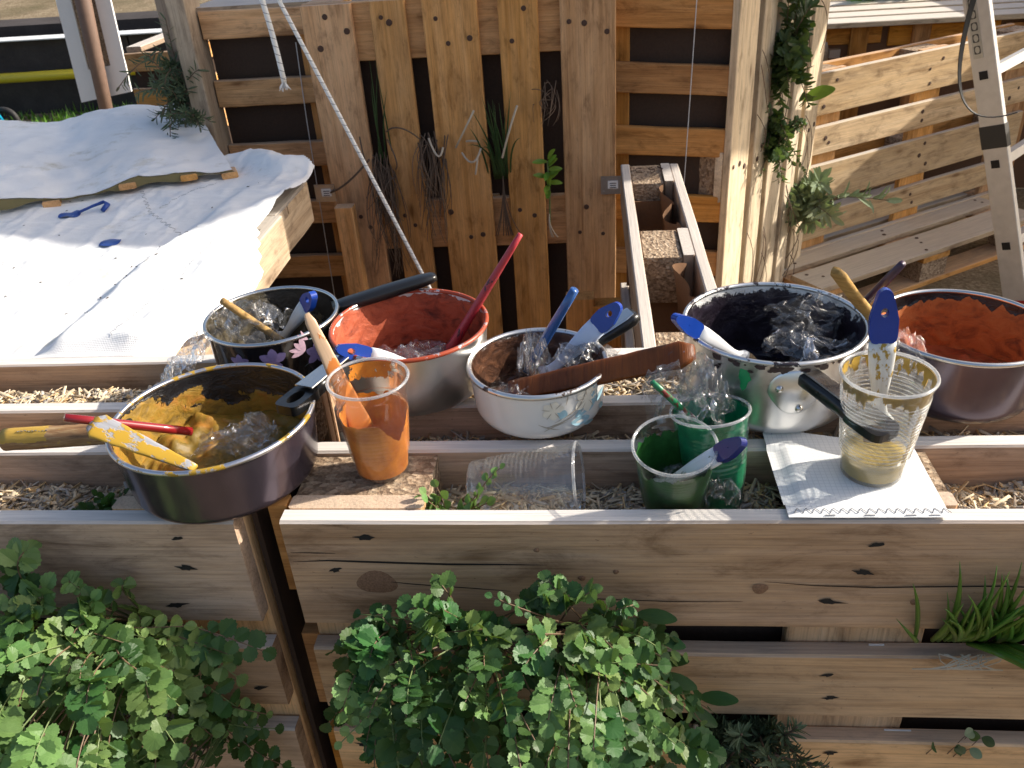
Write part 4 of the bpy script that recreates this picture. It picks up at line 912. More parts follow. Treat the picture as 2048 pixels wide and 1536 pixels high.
# ------------------------------------------------------------------ cling film
def crumple(label,c,size,seed,mat='film',n=40,flatz=.5,rot=0,tilt=(0,0),stretch=None,cat='cling film',fr=2.6):
    V=[];F=[]
    for j in range(n):
        for i in range(n):
            a,b=i/(n-1)-.5,j/(n-1)-.5; p=Vector((a*fr,b*fr,seed*3.7))
            dx,dy=fbm(p.x,p.y,p.z,3),fbm(p.x+9,p.y,p.z,3)
            rd_=1-abs(fbm(p.x*1.1,p.y*1.1+9,p.z,2))*2.2; rd2=1-abs(fbm(p.x*2.3+4,p.y*2.3,p.z+5,2))*2.2; dz=.55*rd_+.28*rd2+.10*fbm(p.x*5,p.y*5,p.z,2)
            e=math.hypot(a,b)*2
            x=size[0]*(a*1.15+.30*dx); y=size[1]*(b*1.15+.30*dy); z=size[2]*(dz*.8-.40*e*e+.1)
            V.append((x,y,z))
            if i and j:
                q=j*n+i
                if (i+j)%2: F+= [(q-n-1,q-n,q),(q-n-1,q,q-1)]
                else: F+= [(q-n-1,q-n,q-1),(q-n,q,q-1)]
    Mx=Matrix.Translation(c)@Matrix.Rotation(rot,4,'Z')@Matrix.Rotation(tilt[0],4,'X')@Matrix.Rotation(tilt[1],4,'Y')
    o=mk('cling_film',V,F,M[mat],None,True,Mx); return tag(o,label,cat)
crumple('crumpled cling film in the red paint pot',(-.243,.262,.036),(.085,.075,.035),1)
crumple('small twist of cling film beside the brush in the red paint pot',(-.212,.285,.030),(.07,.06,.022),12)
crumple('spiky twist of cling film standing in the white enamel pot',(-.072,.222,.060),(.03,.026,.065),2,n=26)
crumple('cling film bunched at the right rim of the white enamel pot',(-.010,.226,.060),(.06,.042,.026),3)
crumple('cling film scrap lying in brown paint at the left of the white enamel pot',(-.088,.188,.036),(.045,.035,.014),13,n=24)
crumple('sheet of cling film over the right side of the aluminium pot',(.258,.212,.066),(.095,.085,.034),4,n=44)
crumple('dark wet cling film rising up the back wall of the aluminium pot',(.252,.275,.075),(.075,.05,.055),14,tilt=(.7,0))
crumple('cling film tucked between the aluminium and orange paint pots',(.333,.196,.078),(.05,.05,.035),5)
crumple('cling film draped from the bright green cup towards the wooden paddle',(.102,.136,.066),(.062,.05,.062),6,n=40)
crumple('cling film sticking out of the bright green cup',(.116,.112,.062),(.05,.05,.03),15)
crumple('tuft of cling film squeezed below the navy-tipped brush',(.126,.060,-.012),(.035,.03,.035),7,n=24)
crumple('cling film scraps inside the dark green cup',(.084,.062,.006),(.035,.03,.016),8,n=20)
crumple('crumpled cling film in the yellow paint',(-.395,.090,.036),(.075,.038,.020),9)
crumple('shiny cling film lump at the back of the yellow paint',(-.372,.095,.046),(.045,.04,.03),16,n=26)
crumple('shiny cling film filling the left of the black flowered pot',(-.448,.292,.075),(.085,.09,.045),10,n=44)
# wide film hanging from the black pot down to the yellow pot
V=[];F=[];n=46
for j in range(n):
    for i in range(n):
        a,b=i/(n-1),j/(n-1)
        p=(Vector((-.492,.270,.098))*(1-a)+Vector((-.452,.212,.094))*a)*(1-b)+(Vector((-.560,.205,.012))*(1-a)+Vector((-.505,.150,.060))*a)*b
        q=Vector((a*5,b*5,4.2)); p=p+Vector((.010*fbm(q.x,q.y,1),.010*fbm(q.x,q.y,2),.016*fbm(q.x*1.3,q.y,3)+.006*math.sin(a*14+b*4)))
        V.append(p)
        if i and j: r_=j*n+i; F+=[(r_-n-1,r_-n,r_),(r_-n-1,r_,r_-1)]
o=mk('cling_film',V,F,M['film'],None,False); tag(o,'large sheet of cling film hanging from the black pot down behind the yellow one','cling film')

# ------------------------------------------------------------------ white sheet under the gold cup
def sheet_mat():
    m,t,out=newmat('ripstop_sheet'); tc=N(t,'TexCoord'); hs=[]
    sx=N(t,'SeparateXYZ'); t.links.new(tc.outputs['Object'],sx.inputs[0])
    for k in (0,1):
        w_=math_(t,'PINGPONG',math_(t,'MULTIPLY',sx.outputs[k],1/.0052),.5); hs.append(math_(t,'GREATER_THAN',w_,.44))
    h=math_(t,'MAXIMUM',hs[0],hs[1]); n=noisen(t,ncoord(t,(20,20,20)),1,5,.6)
    princ(t,out,mixc(t,math_(t,'MULTIPLY',h,.28),mixc(t,n,(.72,.72,.71),(.84,.84,.83)),(.35,.36,.38)),.55,0,math_(t,'ADD',math_(t,'MULTIPLY',h,1.0),n),.6,.0014,spec=.3); return m
corn=[Vector((.186,.158,0)),Vector((.186,.002,0)),Vector((.336,.002,0)),Vector((.338,.118,0))]
def shz(x,y):
    z=.0036+.0009*fbm(x*18,y*18,2)
    if .024<y<.12:
        e=min(abs(x-.2055),abs(x-.3505)); 
        if x<.2055: z-=.004*min(1,(.2055-x)/.01)
    return z
V=[];F=[];n=40
for j in range(n+1):
    for i in range(n+1):
        a,b=i/n,j/n; p=(corn[1]*(1-a)+corn[2]*a)*(1-b)+(corn[0]*(1-a)+corn[3]*a)*b; V.append((p.x,p.y,shz(p.x,p.y)))
        if i and j: q=j*(n+1)+i; F.append((q-n-2,q-n-1,q,q-1))
sh=mk('white_sheet',V,F,sheet_mat(),None,True); tag(sh,'square of white ripstop sailcloth with zigzag stitching under the gold cup','sheet')
zz=[]
for k in range(17):
    x=.192+k*.0086; a=(x,.0075,.0046); b=(x+.0040,.0150,.0046); c=(x+.0086,.0080,.0046)
    for p,q in ((a,b),(b,c)): v,f,_=tube([p,q],.00035,4); zz.append((v,f))
V,F=join(zz); mk('zigzag_stitching',V,F,M['thread'],sh)
for x in (.225,.262,.30,.322): V,F=boxvf((x,.0045,.0044),(.010,.0011,.0009)); mk('staple',V,F,M['zinc'],sh)
V,F=boxvf((.1955,.148,.0045),(.0011,.009,.0009)); mk('staple',V,F,M['zinc'],sh)
# staples in the gaps of the front planter
for x,z,w_ in ((.30,-.1855,.016),(.435,-.1855,.008),(.345,-.3265,.03)):
    V,F=boxvf((x,.016,z+.0004),(w_,.0016,.0012)); o=mk('staple',V,F,M['sticker'],pA)

# ------------------------------------------------------------------ rope
def rope_mat():
    m,t,out=newmat('white_rope'); uv=N(t,'UVMap'); sx=N(t,'SeparateXYZ'); t.links.new(uv.outputs[0],sx.inputs[0])
    a=math_(t,'ADD',math_(t,'MULTIPLY',sx.outputs[0],62),math_(t,'MULTIPLY',sx.outputs[1],1.0)); b=math_(t,'FRACT',a)
    s=math_(t,'FRACT',math_(t,'ADD',math_(t,'MULTIPLY',sx.outputs[0],320),math_(t,'MULTIPLY',sx.outputs[1],4)))
    tick=math_(t,'LESS_THAN',b,.09); n=noisen(t,None,60,4,.6)
    princ(t,out,mixc(t,math_(t,'MULTIPLY',tick,.8),mixc(t,n,(.62,.62,.60),(.78,.78,.76)),(.06,.06,.08)),.8,0,s,.5,.0015,spec=.2); return m
M['rope']=rope_mat()
rp=thing('rope','long white rope with dark flecks stretched in front of the central pallet','rope',(-.16,1.2,GZ))
a,b=Vector((-.80,1.2,.83)),Vector((-.165,1.2,-.9)); pts=[a.lerp(b,i/40)+Vector((0,.004*math.sin(i/40*math.pi),0)) for i in range(41)]
V,F,U=tube(pts,.0046,10); mk('strand',V,F,M['rope'],rp,True,uvs=U)
pts=bez((-.79,1.2,.80),(-.655,1.19,.52),(-.6455,1.19,.205),26); V,F,U=tube(pts,.0058,10); mk('loose_end',V,F,M['rope'],rp,True,uvs=U)
fr=[];rr_=random.Random(3)
for k in range(34):
    p=Vector((-.6455,1.19,.207)); d=Vector((rr_.gauss(0,.4)-.25,rr_.gauss(0,.4),-1)).normalized(); v,f,_=tube([p+Vector((rr_.uniform(-.005,.005),rr_.uniform(-.005,.005),.006)),p+d*.008,p+d*rr_.uniform(.014,.024)],[.0011,.001,.0006],4); fr.append((v,f))
V,F=join(fr); mk('frayed_fibres',V,F,M['cord'],rp)
# ------------------------------------------------------------------ foliage
def leaf_mat(name,a,b,trans=.24,rough=.45,spec=.35,vein=True):
    m,t,out=newmat(name); uv=N(t,'UVMap'); sx=N(t,'SeparateXYZ'); t.links.new(uv.outputs[0],sx.inputs[0])
    oi=N(t,'ObjectInfo'); n=noisen(t,ncoord(t,(60,60,60)),1,4,.6)
    c=mixc(t,n,a,b); h=n
    if vein:
        ang=N(t,'Math',operation='ARCTAN2'); t.links.new(sx.outputs[1],ang.inputs[0]); t.links.new(math_(t,'ADD',sx.outputs[0],.12),ang.inputs[1])
        vv=math_(t,'PINGPONG',math_(t,'MULTIPLY',ang.outputs[0],3.2),.5); ln=math_(t,'LESS_THAN',vv,.06)
        c=mixc(t,math_(t,'MULTIPLY',ln,.35),c,(a[0]*2.2,a[1]*1.8,a[2]*2.0)); h=math_(t,'SUBTRACT',n,math_(t,'MULTIPLY',ln,.5))
    hs=N(t,'HueSaturation'); t.links.new(c,hs.inputs['Color']); t.links.new(math_(t,'ADD',math_(t,'MULTIPLY',oi.outputs['Random'],.5),.75),hs.inputs['Value'])
    t.links.new(math_(t,'ADD',math_(t,'MULTIPLY',math_(t,'FRACT',math_(t,'MULTIPLY',oi.outputs['Random'],31.7)),.05),.475),hs.inputs['Hue']); c=hs.outputs[0]
    p=N(t,'BsdfPrincipled'); p.inputs['Roughness'].default_value=rough; p.inputs['Specular IOR Level'].default_value=spec; t.links.new(c,p.inputs['Base Color'])
    b_=N(t,'Bump'); b_.inputs['Strength'].default_value=.4; b_.inputs['Distance'].default_value=.0015; t.links.new(h,b_.inputs['Height']); t.links.new(b_.outputs[0],p.inputs['Normal'])
    tl=N(t,'BsdfTranslucent'); t.links.new(mixc(t,.5,c,(.22,.34,.03)),tl.inputs[0]); mx=N(t,'MixShader'); mx.inputs[0].default_value=trans
    t.links.new(p.outputs[0],mx.inputs[1]); t.links.new(tl.outputs[0],mx.inputs[2]); t.links.new(mx.outputs[0],out.inputs[0]); return m
M['burnet']=leaf_mat('burnet_leaf_shade',(.026,.072,.020),(.065,.15,.036)); M['burnet_lit']=leaf_mat('burnet_leaf_lit',(.095,.175,.05),(.19,.31,.09))  # pale copy holds sunlit brightness in its colour, the dark one shade
M['stem']=flat('stem_red',(.16,.10,.055),.6); M['stem_green']=flat('stem_green',(.14,.19,.06),.6); M['twig']=flat('dry_twig',(.13,.085,.055),.85,0,.3,90); M['pale_root']=flat('pale_root',(.52,.44,.33),.8)
M['blade']=leaf_mat('grass_blade',(.09,.20,.025),(.17,.32,.05),.3,.3,.5,False); M['herb']=leaf_mat('herb_leaf',(.035,.07,.025),(.08,.14,.05),.3,.5,.3,False); M['sage_leaf']=leaf_mat('sage_leaf',(.16,.20,.11),(.28,.32,.20),.25,.7,.2,False)
M['lettuce']=leaf_mat('lettuce',(.12,.26,.03),(.24,.42,.06),.35,.4,.4,False); M['needle']=leaf_mat('needle',(.06,.085,.045),(.12,.16,.09),.1,.55,.3,False)
def leaflet(V,F,U,p,d,nrm,l,w_,teeth=True,fold=.18,npt=13):
    d=d.normalized(); s=nrm.cross(d).normalized(); n=d.cross(s); b=len(V)
    V.append(p+d*(l*.5)-n*(l*.02)); U.append((.5,0))
    m=npt*2
    for k in range(m):
        a=2*math.pi*k/m; x=.5-.5*math.cos(a); y=.5*math.sin(a)
        y*=(1+.25*math.sin(x*math.pi))*.85
        q=1.0
        if teeth and k not in (0,): q=1.0 if k%2 else .87
        xx=.5+(x-.5)*q; yy=y*q
        V.append(p+d*(xx*l)+s*(yy*w_)+n*(abs(yy)*w_*fold-.10*l*(xx-.4)**2*2)); U.append((xx,yy))
    for k in range(m): F.append((b,b+1+k,b+1+(k+1)%m))
def frond(parent,root,mid,tip,r,size=.017,pairs=6,mats=None,start=.45,name='leaf'):
    pts=bez(root,mid,tip,14); V,F,_=tube(pts,[.0011-.0005*i/13 for i in range(14)],5,False); V=list(V);F=list(F);U=[(0,0)]*len(V);nf=len(F)
    up_=Vector((.25+r.gauss(0,.25),-.35+r.gauss(0,.25),.9))
    def at(t_):
        a=t_*13;i=min(12,int(a));return pts[i].lerp(pts[i+1],a-i),(pts[i+1]-pts[i]).normalized()
    for k in range(pairs):
        t_=start+(1-start)*(k+.3)/(pairs+.2); p,tg=at(min(t_,.995)); s=tg.cross(up_).normalized(); nrm=s.cross(tg).normalized()
        sz=size*(.72+.45*math.sin((k+1)/(pairs+1)*math.pi*.85))*r.uniform(.85,1.12)
        for sg in (-1,1):
            d=s*sg*.9+tg*r.uniform(-.1,.75)+nrm*r.uniform(-.35,.45); q=nrm+s*sg*r.uniform(-.8,.5)+tg*r.uniform(-.6,.6)
            leaflet(V,F,U,p,d,q.normalized(),sz*r.uniform(.75,1.2),sz*r.uniform(.8,1.15),fold=r.uniform(.0,.5))
    p,tg=at(1.0); s=tg.cross(up_).normalized(); leaflet(V,F,U,p,tg,s.cross(tg),size*r.uniform(.8,1.1),size*.9)
    fm=[1]*nf+[0]*(len(F)-nf); return mk(name,V,F,None,parent,False,uvs=U,mats=mats,fmat=fm)
def bush(label,roots,targets,seed,mats_choice,size=.017):
    r=random.Random(seed); t=thing('burnet_bush',label,'plant',roots[0])
    for (x,y,z) in targets:
        tip=Vector((x,y,z)); rt=Vector(min(roots,key=lambda q:abs(q[0]-x)*.6+abs(q[2]-z)+r.uniform(0,.12)))
        rt=rt+Vector((r.uniform(-.03,.03),0,r.uniform(-.008,.008)))
        mid=rt.lerp(tip,.5)+Vector((0,-.03-r.uniform(0,.03),.035+r.uniform(0,.05)))
        # keep the leafy part short: begin near the tip
        L=(tip-rt).length; start=max(.2,1-.062/max(L,.06))
        frond(t,rt,mid,tip,r,size*r.choice((.6,.8,.95,1,1.1,1.3)),r.choice((3,4,4,5,6)),[mats_choice(r),M['stem'] if r.random()<.6 else M['stem_green']],start)
    return t
rb_=random.Random(21); T=[]
for k in range(190):     # middle bush: dome leaning out of the gaps
    while True:
        u,v=rb_.uniform(-1,1),rb_.uniform(-1,1)
        if u*u+v*v<1: break
    e=math.sqrt(1-u*u-v*v); X=-.10+.20*u+(.03 if v<0 else 0); Zc=-.195+.155*v; T.append((X,-.015-.23*e*rb_.uniform(.2,1.05),Zc-.01+.05*e))
for k in range(40): T.append((rb_.uniform(-.27,.08),-rb_.uniform(.05,.24),rb_.uniform(-.46,-.28)))
for x,y,z in ((-.158,-.03,-.048),(-.150,-.035,-.085),(-.005,-.045,-.05),(-.04,-.04,-.052),(.035,-.05,-.062),(.075,-.04,-.15),(.09,-.05,-.20),(-.285,-.02,-.21),(-.27,-.03,-.26)): T.append((x,y,z))
bush('leafy green burnet bush spilling over the middle of the front planter',[(-.12,.01,-.165),(-.02,.01,-.165),(-.20,.01,-.165),(-.12,.01,-.306),(.0,.01,-.306),(-.2,.01,-.306)],T,5,lambda r:M['burnet'] if r.random()<.6 else M['burnet_lit'],.0150)
T=[]
for k in range(190):
    while True:
        u,v=rb_.uniform(-1,1),rb_.uniform(-1,1)
        if u*u+v*v<1: break
    e=math.sqrt(1-u*u-v*v); X=-.585+.165*u; Zc=-.205+.150*v; T.append((X,-.02-.25*e*rb_.uniform(.25,1.05),Zc-.01+.06*e))
for k in range(45): T.append((rb_.uniform(-.72,-.45),-rb_.uniform(.08,.26),rb_.uniform(-.46,-.26)))
for k in range(26): T.append((rb_.uniform(-.50,-.36),-rb_.uniform(.012,.045),rb_.uniform(-.40,-.13)))
for x,y,z in ((-.59,-.02,-.02),(-.61,-.025,-.045),(-.56,-.02,-.06),(-.66,-.03,-.05),(-.5,-.02,-.07),(-.44,-.035,-.115),(-.415,-.04,-.15)): T.append((x,y,z))
bush('large burnet bush with pale sunlit leaves at the lower left of the planter',[(-.52,.01,-.165),(-.62,.01,-.165),(-.70,.01,-.165),(-.55,.01,-.306),(-.65,.01,-.306),(-.46,.01,-.306)],T,6,lambda r:M['burnet_lit'] if r.random()<.62 else M['burnet'],.0168)
rs_=random.Random(9)
t=thing('seedling','small burnet seedling beside the lying clear cup','plant',(-.15,.05,-.05))
for k in range(9):
    a=rs_.uniform(0,6.28);l=rs_.uniform(.03,.06); frond(t,(-.15+rs_.uniform(-.02,.02),.045,-.056),(-.15,.04,-.03),(-.145+l*.75*math.cos(a),.036+.25*l*math.sin(a),-.022+rs_.uniform(0,.03)),rs_,.0115,3,[M['burnet_lit'],M['stem']],.4)
frond(t,(-.135,.05,-.055),(-.13,.05,0),(-.098,.055,.025),rs_,.0095,5,[M['burnet_lit'],M['stem']],.3)
t=thing('seedling','dark green seedling in the left front trough beside the purple pot','plant',(-.53,.07,-.05))
for k in range(9): frond(t,(-.545,.07,-.055),(-.545,.06,-.03),(-.545+rs_.uniform(-.03,.035),.055+rs_.uniform(-.02,.02),-.02+rs_.uniform(-.015,.018)),rs_,.010,4,[M['burnet'],M['stem_green']],.4)
def blade_(V,F,U,p0,p1,p2,w_,n=9,thick=.5):
    v,f,u=tube(bez(p0,p1,p2,n),[w_*(.75+.25*math.sin(i/(n-1)*math.pi))*(1-(i/(n-1))**3*.9) for i in range(n)],6); b=len(V); V+=list(v);F+=[tuple(i+b for i in q) for q in f];U+=[(0,0)]*len(v)
def leaves_as_parts(t,specs,mat,name='leaf'):
    for p0,p1,p2,w_ in specs:
        V=[];F=[];U=[];blade_(V,F,U,p0,p1,p2,w_);mk(name,V,F,mat,t,True,uvs=U)
r=random.Random(31); t=thing('chive_clump','clump of thick upright chive leaves at the right edge of the planter front','plant',(.40,.0,-.165)); sp=[]
for k in range(44):
    x=.392+r.gauss(0,.02); a=r.uniform(-1,1); l=r.uniform(.075,.15); sp.append(((x,.008,-.168),(x+a*.02,-.02-r.uniform(0,.02),-.165+l*.5),(x+a*.045+r.uniform(-.01,.015),-.012-r.uniform(0,.03),-.165+l*(1-.35*abs(a))),r.uniform(.0024,.0036)))
for k in range(16):
    x=.40+r.uniform(-.02,.03); sp.append(((x,.006,-.170),(x+.025,-.04,-.14),(x+r.uniform(.04,.10),-.04-r.uniform(0,.03),-.175+r.uniform(-.03,.03)),r.uniform(.0026,.0038)))
leaves_as_parts(t,sp,M['blade'])
V=[];F=[]
for k in range(20): v,f,_=tube(bez((.385+r.uniform(-.03,.04),-.002,-.178),(.38+r.uniform(-.05,.04),-.02,-.182),(.375+r.uniform(-.06,.05),-.012,-.19),5),.0006,4);V,F=join([(V,F),(v,f)])
mk('roots',V,F,M['pale_root'],t)
def needles(t,pts,r,l,w_,dens,mat,stemmat,rad_=.0016,twist=1.0,up_=.3):
    V,F,_=tube(pts,rad_,5); mk('stem',V,F,stemmat,t,True); V=[];F=[];U=[]
    n=int(dens)
    for k in range(n):
        s=k/n*.98+.02;a=s*(len(pts)-1);i=min(len(pts)-2,int(a));p=pts[i].lerp(pts[i+1],a-i);tg=(pts[i+1]-pts[i]).normalized()
        d=Vector((r.gauss(0,1),r.gauss(0,1),r.gauss(0,1)));d=(d-tg*d.dot(tg)).normalized()*.9+tg*.55+Vector((0,0,up_*.2));nn=d.cross(tg).cross(d)
        if nn.length<1e-5: continue
        leaflet(V,F,U,p,d,nn.normalized(),l*r.uniform(.7,1.2),w_*r.uniform(.8,1.2),False,.2,4)
    mk('foliage',V,F,mat,t,False,uvs=U)
r=random.Random(41); t=thing('rosemary','dark narrow-leaved rosemary bush at the bottom right of the planter','plant',(.17,0,-.306))
for k in range(26):
    x0=.15+r.uniform(-.03,.05); tip=Vector((.115+r.uniform(0,.135),-.03-r.uniform(0,.07),-.235-r.uniform(0,.19))); needles(t,bez((x0,.01,-.308),(x0+r.uniform(-.02,.02),-.04,-.285),tip,7),r,.018,.0032,70,M['needle'],M['twig'],.0013)
for x,dz in ((.095,-.02),(.10,0)):
    V,F,_=tube(bez((.10+x*.1,-.01,-.29+dz),(.105,-.05,-.33),(.09+x*.1,-.055,-.50),9),.0028,7); mk('stem',V,F,M['pale_root'],t,True)
t=thing('sage_sprig','broad dark sage leaves at the right side of the middle bush','plant',(.07,0,-.165))
for k,(x,y,z,a) in enumerate(((.06,-.03,-.10,.1),(.07,-.035,-.125,-.1),(.075,-.03,-.165,.2),(.085,-.035,-.185,-.15),(.13,-.03,-.225,.2),(.115,-.035,-.235,-.5))):
    V=[];F=[];U=[]; leaflet(V,F,U,Vector((x-.02,y+.01,z-.005)),Vector((.9,-.25,a)),Vector((.1,-.5,.85)),.042,.015,False,.15,8); mk('leaf',V,F,M['burnet'],t,True,uvs=U)
V,F,_=tube(bez((.02,.0,-.165),(.06,-.03,-.16),(.11,-.03,-.23),8),.0013,5); mk('stem',V,F,M['stem_green'],t,True)
t=thing('seedling','withered seedlings in the lower gap at the bottom right','plant',(.40,0,-.30)); r=random.Random(5)
for k in range(7):
    x=.375+.05*r.random(); V=[];F=[];U=[]; p=Vector((x,-.012,-.295+r.uniform(-.03,.01))); leaflet(V,F,U,p,Vector((r.uniform(-1,1),-.5,r.uniform(-.3,.6))),Vector((0,-.6,.8)),.014,.011,False); mk('leaf',V,F,M['sage_leaf'] if k%2 else M['herb'],t,uvs=U)
    V,F,_=tube([p,p+Vector((.004,.01,-.015)),p+Vector((0,.012,-.03))],.0005,4); mk('stem',V,F,M['twig'],t)
# dry roots and weeds in the gaps of the central pallet
def roots_tuft(label,name,x,z0,z1,n,r,mat,sw=.05,y=1.655,rad_=.0018,spread=.02):
    t=thing(name,label,'plant',(x,y,z0)); V=[];F=[];acc=[]
    for k in range(n):
        a=Vector((x+r.gauss(0,spread),y,z0+r.uniform(-.05,.02)));c=Vector((x+r.gauss(0,sw),y-r.uniform(.01,.09),z0+(z1-z0)*r.uniform(.3,1)));m=a.lerp(c,.5)+Vector((r.gauss(0,.03),-r.uniform(.02,.07),r.uniform(-.02,.05)))
        v,f,_=tube(bez(a,m,c,8),[rad_*(1-.08*i) for i in range(8)],4);acc.append((v,f))
    V,F=join(acc);mk('roots',V,F,mat,t);return t
r=random.Random(61)
ta=roots_tuft('tangle of dry brown roots in the left gap of the central pallet','dry_roots',-.575,-.10,-.45,55,r,M['twig'],.045)
for k in range(5): 
    x=-.575+r.gauss(0,.015); leaves_as_parts(ta,[((x,1.66,-.12),(x+r.gauss(0,.01),1.63,0),(x+r.gauss(-.01,.02),1.64,.10+r.uniform(-.03,.08)),.0022)],M['herb'])
V,F,_=tube(bez((-.73,1.64,-.185),(-.67,1.60,-.16),(-.60,1.62,-.09),9),.003,5); mk('twig',V,F,M['twig'],ta)
for pts in (((-.545,1.63,-.02),(-.50,1.58,.02),(-.455,1.62,-.04)),((-.545,1.63,-.04),(-.51,1.59,-.10),(-.53,1.62,-.12)),((-.62,1.63,-.03),(-.61,1.6,-.10),(-.60,1.62,-.15))):
    V,F,_=tube(bez(*pts,9),.0022,5); mk('twig',V,F,M['twig'],ta)
tb_=roots_tuft('matted dark roots in the second gap of the central pallet','dry_roots',-.432,-.05,-.33,45,r,M['twig'],.028)
for pts in (((-.43,1.62,-.04),(-.40,1.57,-.11),(-.39,1.60,-.06)),((-.36,1.63,-.07),(-.33,1.58,-.02),(-.30,1.61,.03))): V,F,_=tube(bez(*pts,8),.0028,5); mk('pale_root',V,F,M['pale_root'],tb_)
wr_=thing('pale_rootlet','pale bare rootlet stuck on the middle plank of the central pallet','root',(-.31,1.63,-.09))
for pts in (((-.345,1.63,-.085),(-.31,1.58,-.13),(-.29,1.61,-.07)),((-.30,1.62,-.09),(-.305,1.6,-.12),(-.31,1.61,-.14)),((-.33,1.63,-.055),(-.31,1.6,-.045),(-.295,1.62,-.055))): V,F,_=tube(bez(*pts,8),.0028,5); mk('rootlet',V,F,M['pale_root'],wr_)
t=thing('grass_tuft','green grass tuft in the third gap of the central pallet','plant',(-.245,1.65,-.16)); sp=[]
for k in range(22):
    x=-.245+r.gauss(0,.012); dx=r.gauss(-.01,.028); sp.append(((x,1.66,-.17),(x+dx*.2,1.61,-.05),(x+dx,1.60+r.uniform(-.02,.03),.0+r.uniform(-.08,.10)),.0028))
leaves_as_parts(t,sp,M['herb'])
V,F,_=tube(bez((-.235,1.62,-.10),(-.21,1.58,-.02),(-.185,1.6,.04),8),.003,5); mk('pale_root',V,F,M['pale_root'],t)
acc=[tube(bez((-.24,1.65,-.16),(-.24,1.62,-.25),(-.235+r.gauss(0,.02),1.64,-.33),7),.0013,4)[:2] for k in range(12)]; V,F=join(acc); mk('roots',V,F,M['twig'],t)
roots_tuft('wisp of dark dead stems high in the fourth gap of the central pallet','dry_roots',-.115,.07,-.02,16,r,M['twig'],.02,rad_=.0012)
t=thing('weed_seedling','bright green weed seedling in the fourth gap of the central pallet','plant',(-.115,1.65,-.22))
for k in range(13):
    V=[];F=[];U=[];a=r.uniform(0,6.28); leaflet(V,F,U,Vector((-.115,1.64,-.20+.012*k*.6)),Vector((math.cos(a),-.5,.3+.4*math.sin(a))),Vector((0,-.7,.7)),.045,.015,False); mk('leaf',V,F,M['lettuce'],t,uvs=U)
V,F,_=tube([(-.115,1.645,-.30),(-.112,1.635,-.2),(-.115,1.64,-.12)],.0025,5); mk('stem',V,F,M['stem_green'],t)
for k in range(3): V,F,_=tube(bez((-.115,1.64,-.27),(-.12,1.62,-.3),(-.11+r.gauss(0,.012),1.63,-.335),6),.0016,4); mk('root',V,F,M['pale_root'],t)

# herbs between the sunlit upright planks, right
def herb(label,c,rx,rz,n,seed,mat,l,w_,stem=True,name='herb_plant',ry=.05,hang=.0):
    r=random.Random(seed); t=thing(name,label,'plant',c); C0=Vector(c)
    for k in range(n):
        tip=C0+Vector((r.gauss(0,rx),-abs(r.gauss(0,ry))-.02,r.gauss(0,rz)-hang)); a=C0+Vector((r.gauss(0,.01),.02,r.gauss(0,rz*.5))); needles(t,bez(a,a.lerp(tip,.5)+Vector((0,-.02,.03)),tip,6),r,l,w_,26,mat,M['twig'],.0012)
    return t
herb('dark leafy herb high between the sunlit upright planks',(.575,2.04,.03),.04,.08,30,71,M['herb'],.038,.018)
herb('spindly green thyme lower between the sunlit upright planks',(.565,2.03,-.20),.045,.08,34,72,M['herb'],.022,.011)
herb('silvery sage tuft at the foot side of the sunlit upright planks',(.745,2.33,-.50),.05,.045,18,73,M['sage_leaf'],.06,.018,ry=.08)
t=thing('dock_leaf','single bright green leaf on the right edge of the sunlit upright planks','plant',(.72,2.3,-.12)); V=[];F=[];U=[]; leaflet(V,F,U,Vector((.69,2.24,-.13)),Vector((.8,-.2,.35)),Vector((-.2,-.6,.8)),.10,.05,False); mk('leaf',V,F,M['lettuce'],t,True,uvs=U)
for (p,d,l,wd) in (((.60,2.08,.05),(.1,-.2,1),.20,.055),((.62,2.11,-.05),(.15,-.3,.9),.14,.05)): V=[];F=[];U=[]; leaflet(V,F,U,Vector(p),Vector(d),Vector((.6,-.7,.2)),l,wd,False); mk('leaf',V,F,M['herb'],t,True,uvs=U)
r=random.Random(77); t=thing('climbing_weed','thin dry stems hanging along the sunlit upright planks','plant',(.5,1.9,-.2))
for k in range(26):
    s=r.choice((.16,.31,.5,.63)); p=Vector((.392,1.752,0))+d60*s+n60*.01; z=r.uniform(-.75,.2); V,F,_=tube(bez((p.x,p.y,z+.05),(p.x+r.uniform(0,.05),p.y-r.uniform(0,.05),z),(p.x+r.gauss(0,.02),p.y-.02,z-r.uniform(.05,.16)),7),.0013,4); mk('stem',V,F,M['twig'],t)
t=herb('straggly lavender hanging over the left end of the stained tarpaulin',(-1.14,1.72,.07),.035,.11,30,74,M['needle'],.03,.005,ry=.07)
herb('small lavender sprig lying on the stained tarpaulin',(-1.05,1.58,.045),.05,.012,7,75,M['needle'],.022,.004,ry=.03)

# ------------------------------------------------------------------ stepladder, right
M['alu_ladder']=flat('ladder_aluminium',(.60,.57,.53),.5,.35,.2,30); M['red_rubber']=flat('red_rubber',(.40,.025,.02),.5); M['black_tape']=flat('black_tape',(.03,.028,.026),.6); M['black_strap']=flat('black_strap',(.015,.014,.014),.7)
lad=thing('stepladder','aluminium ladder with black tape band and red foot at the right edge','ladder',(1.48,2.15,GZ))
lb,lt=Vector((1.492,2.145,GZ)),Vector((1.208,2.33,.125)); ax=(lt-lb).normalized(); rd=Vector((.72,.69,0)); rd=(rd-ax*rd.dot(ax)).normalized(); wd_=ax.cross(rd).normalized()
if wd_.x<0: wd_=-wd_
def lbox(name,c,su,sv,sa,mat,parent=lad):
    V,F=boxvf((0,0,0),(su,sv,sa)); me=mk(name,V,F,mat,parent,False,frame(c,wd_,ax.cross(wd_) ,ax)); return me
LL=2.0
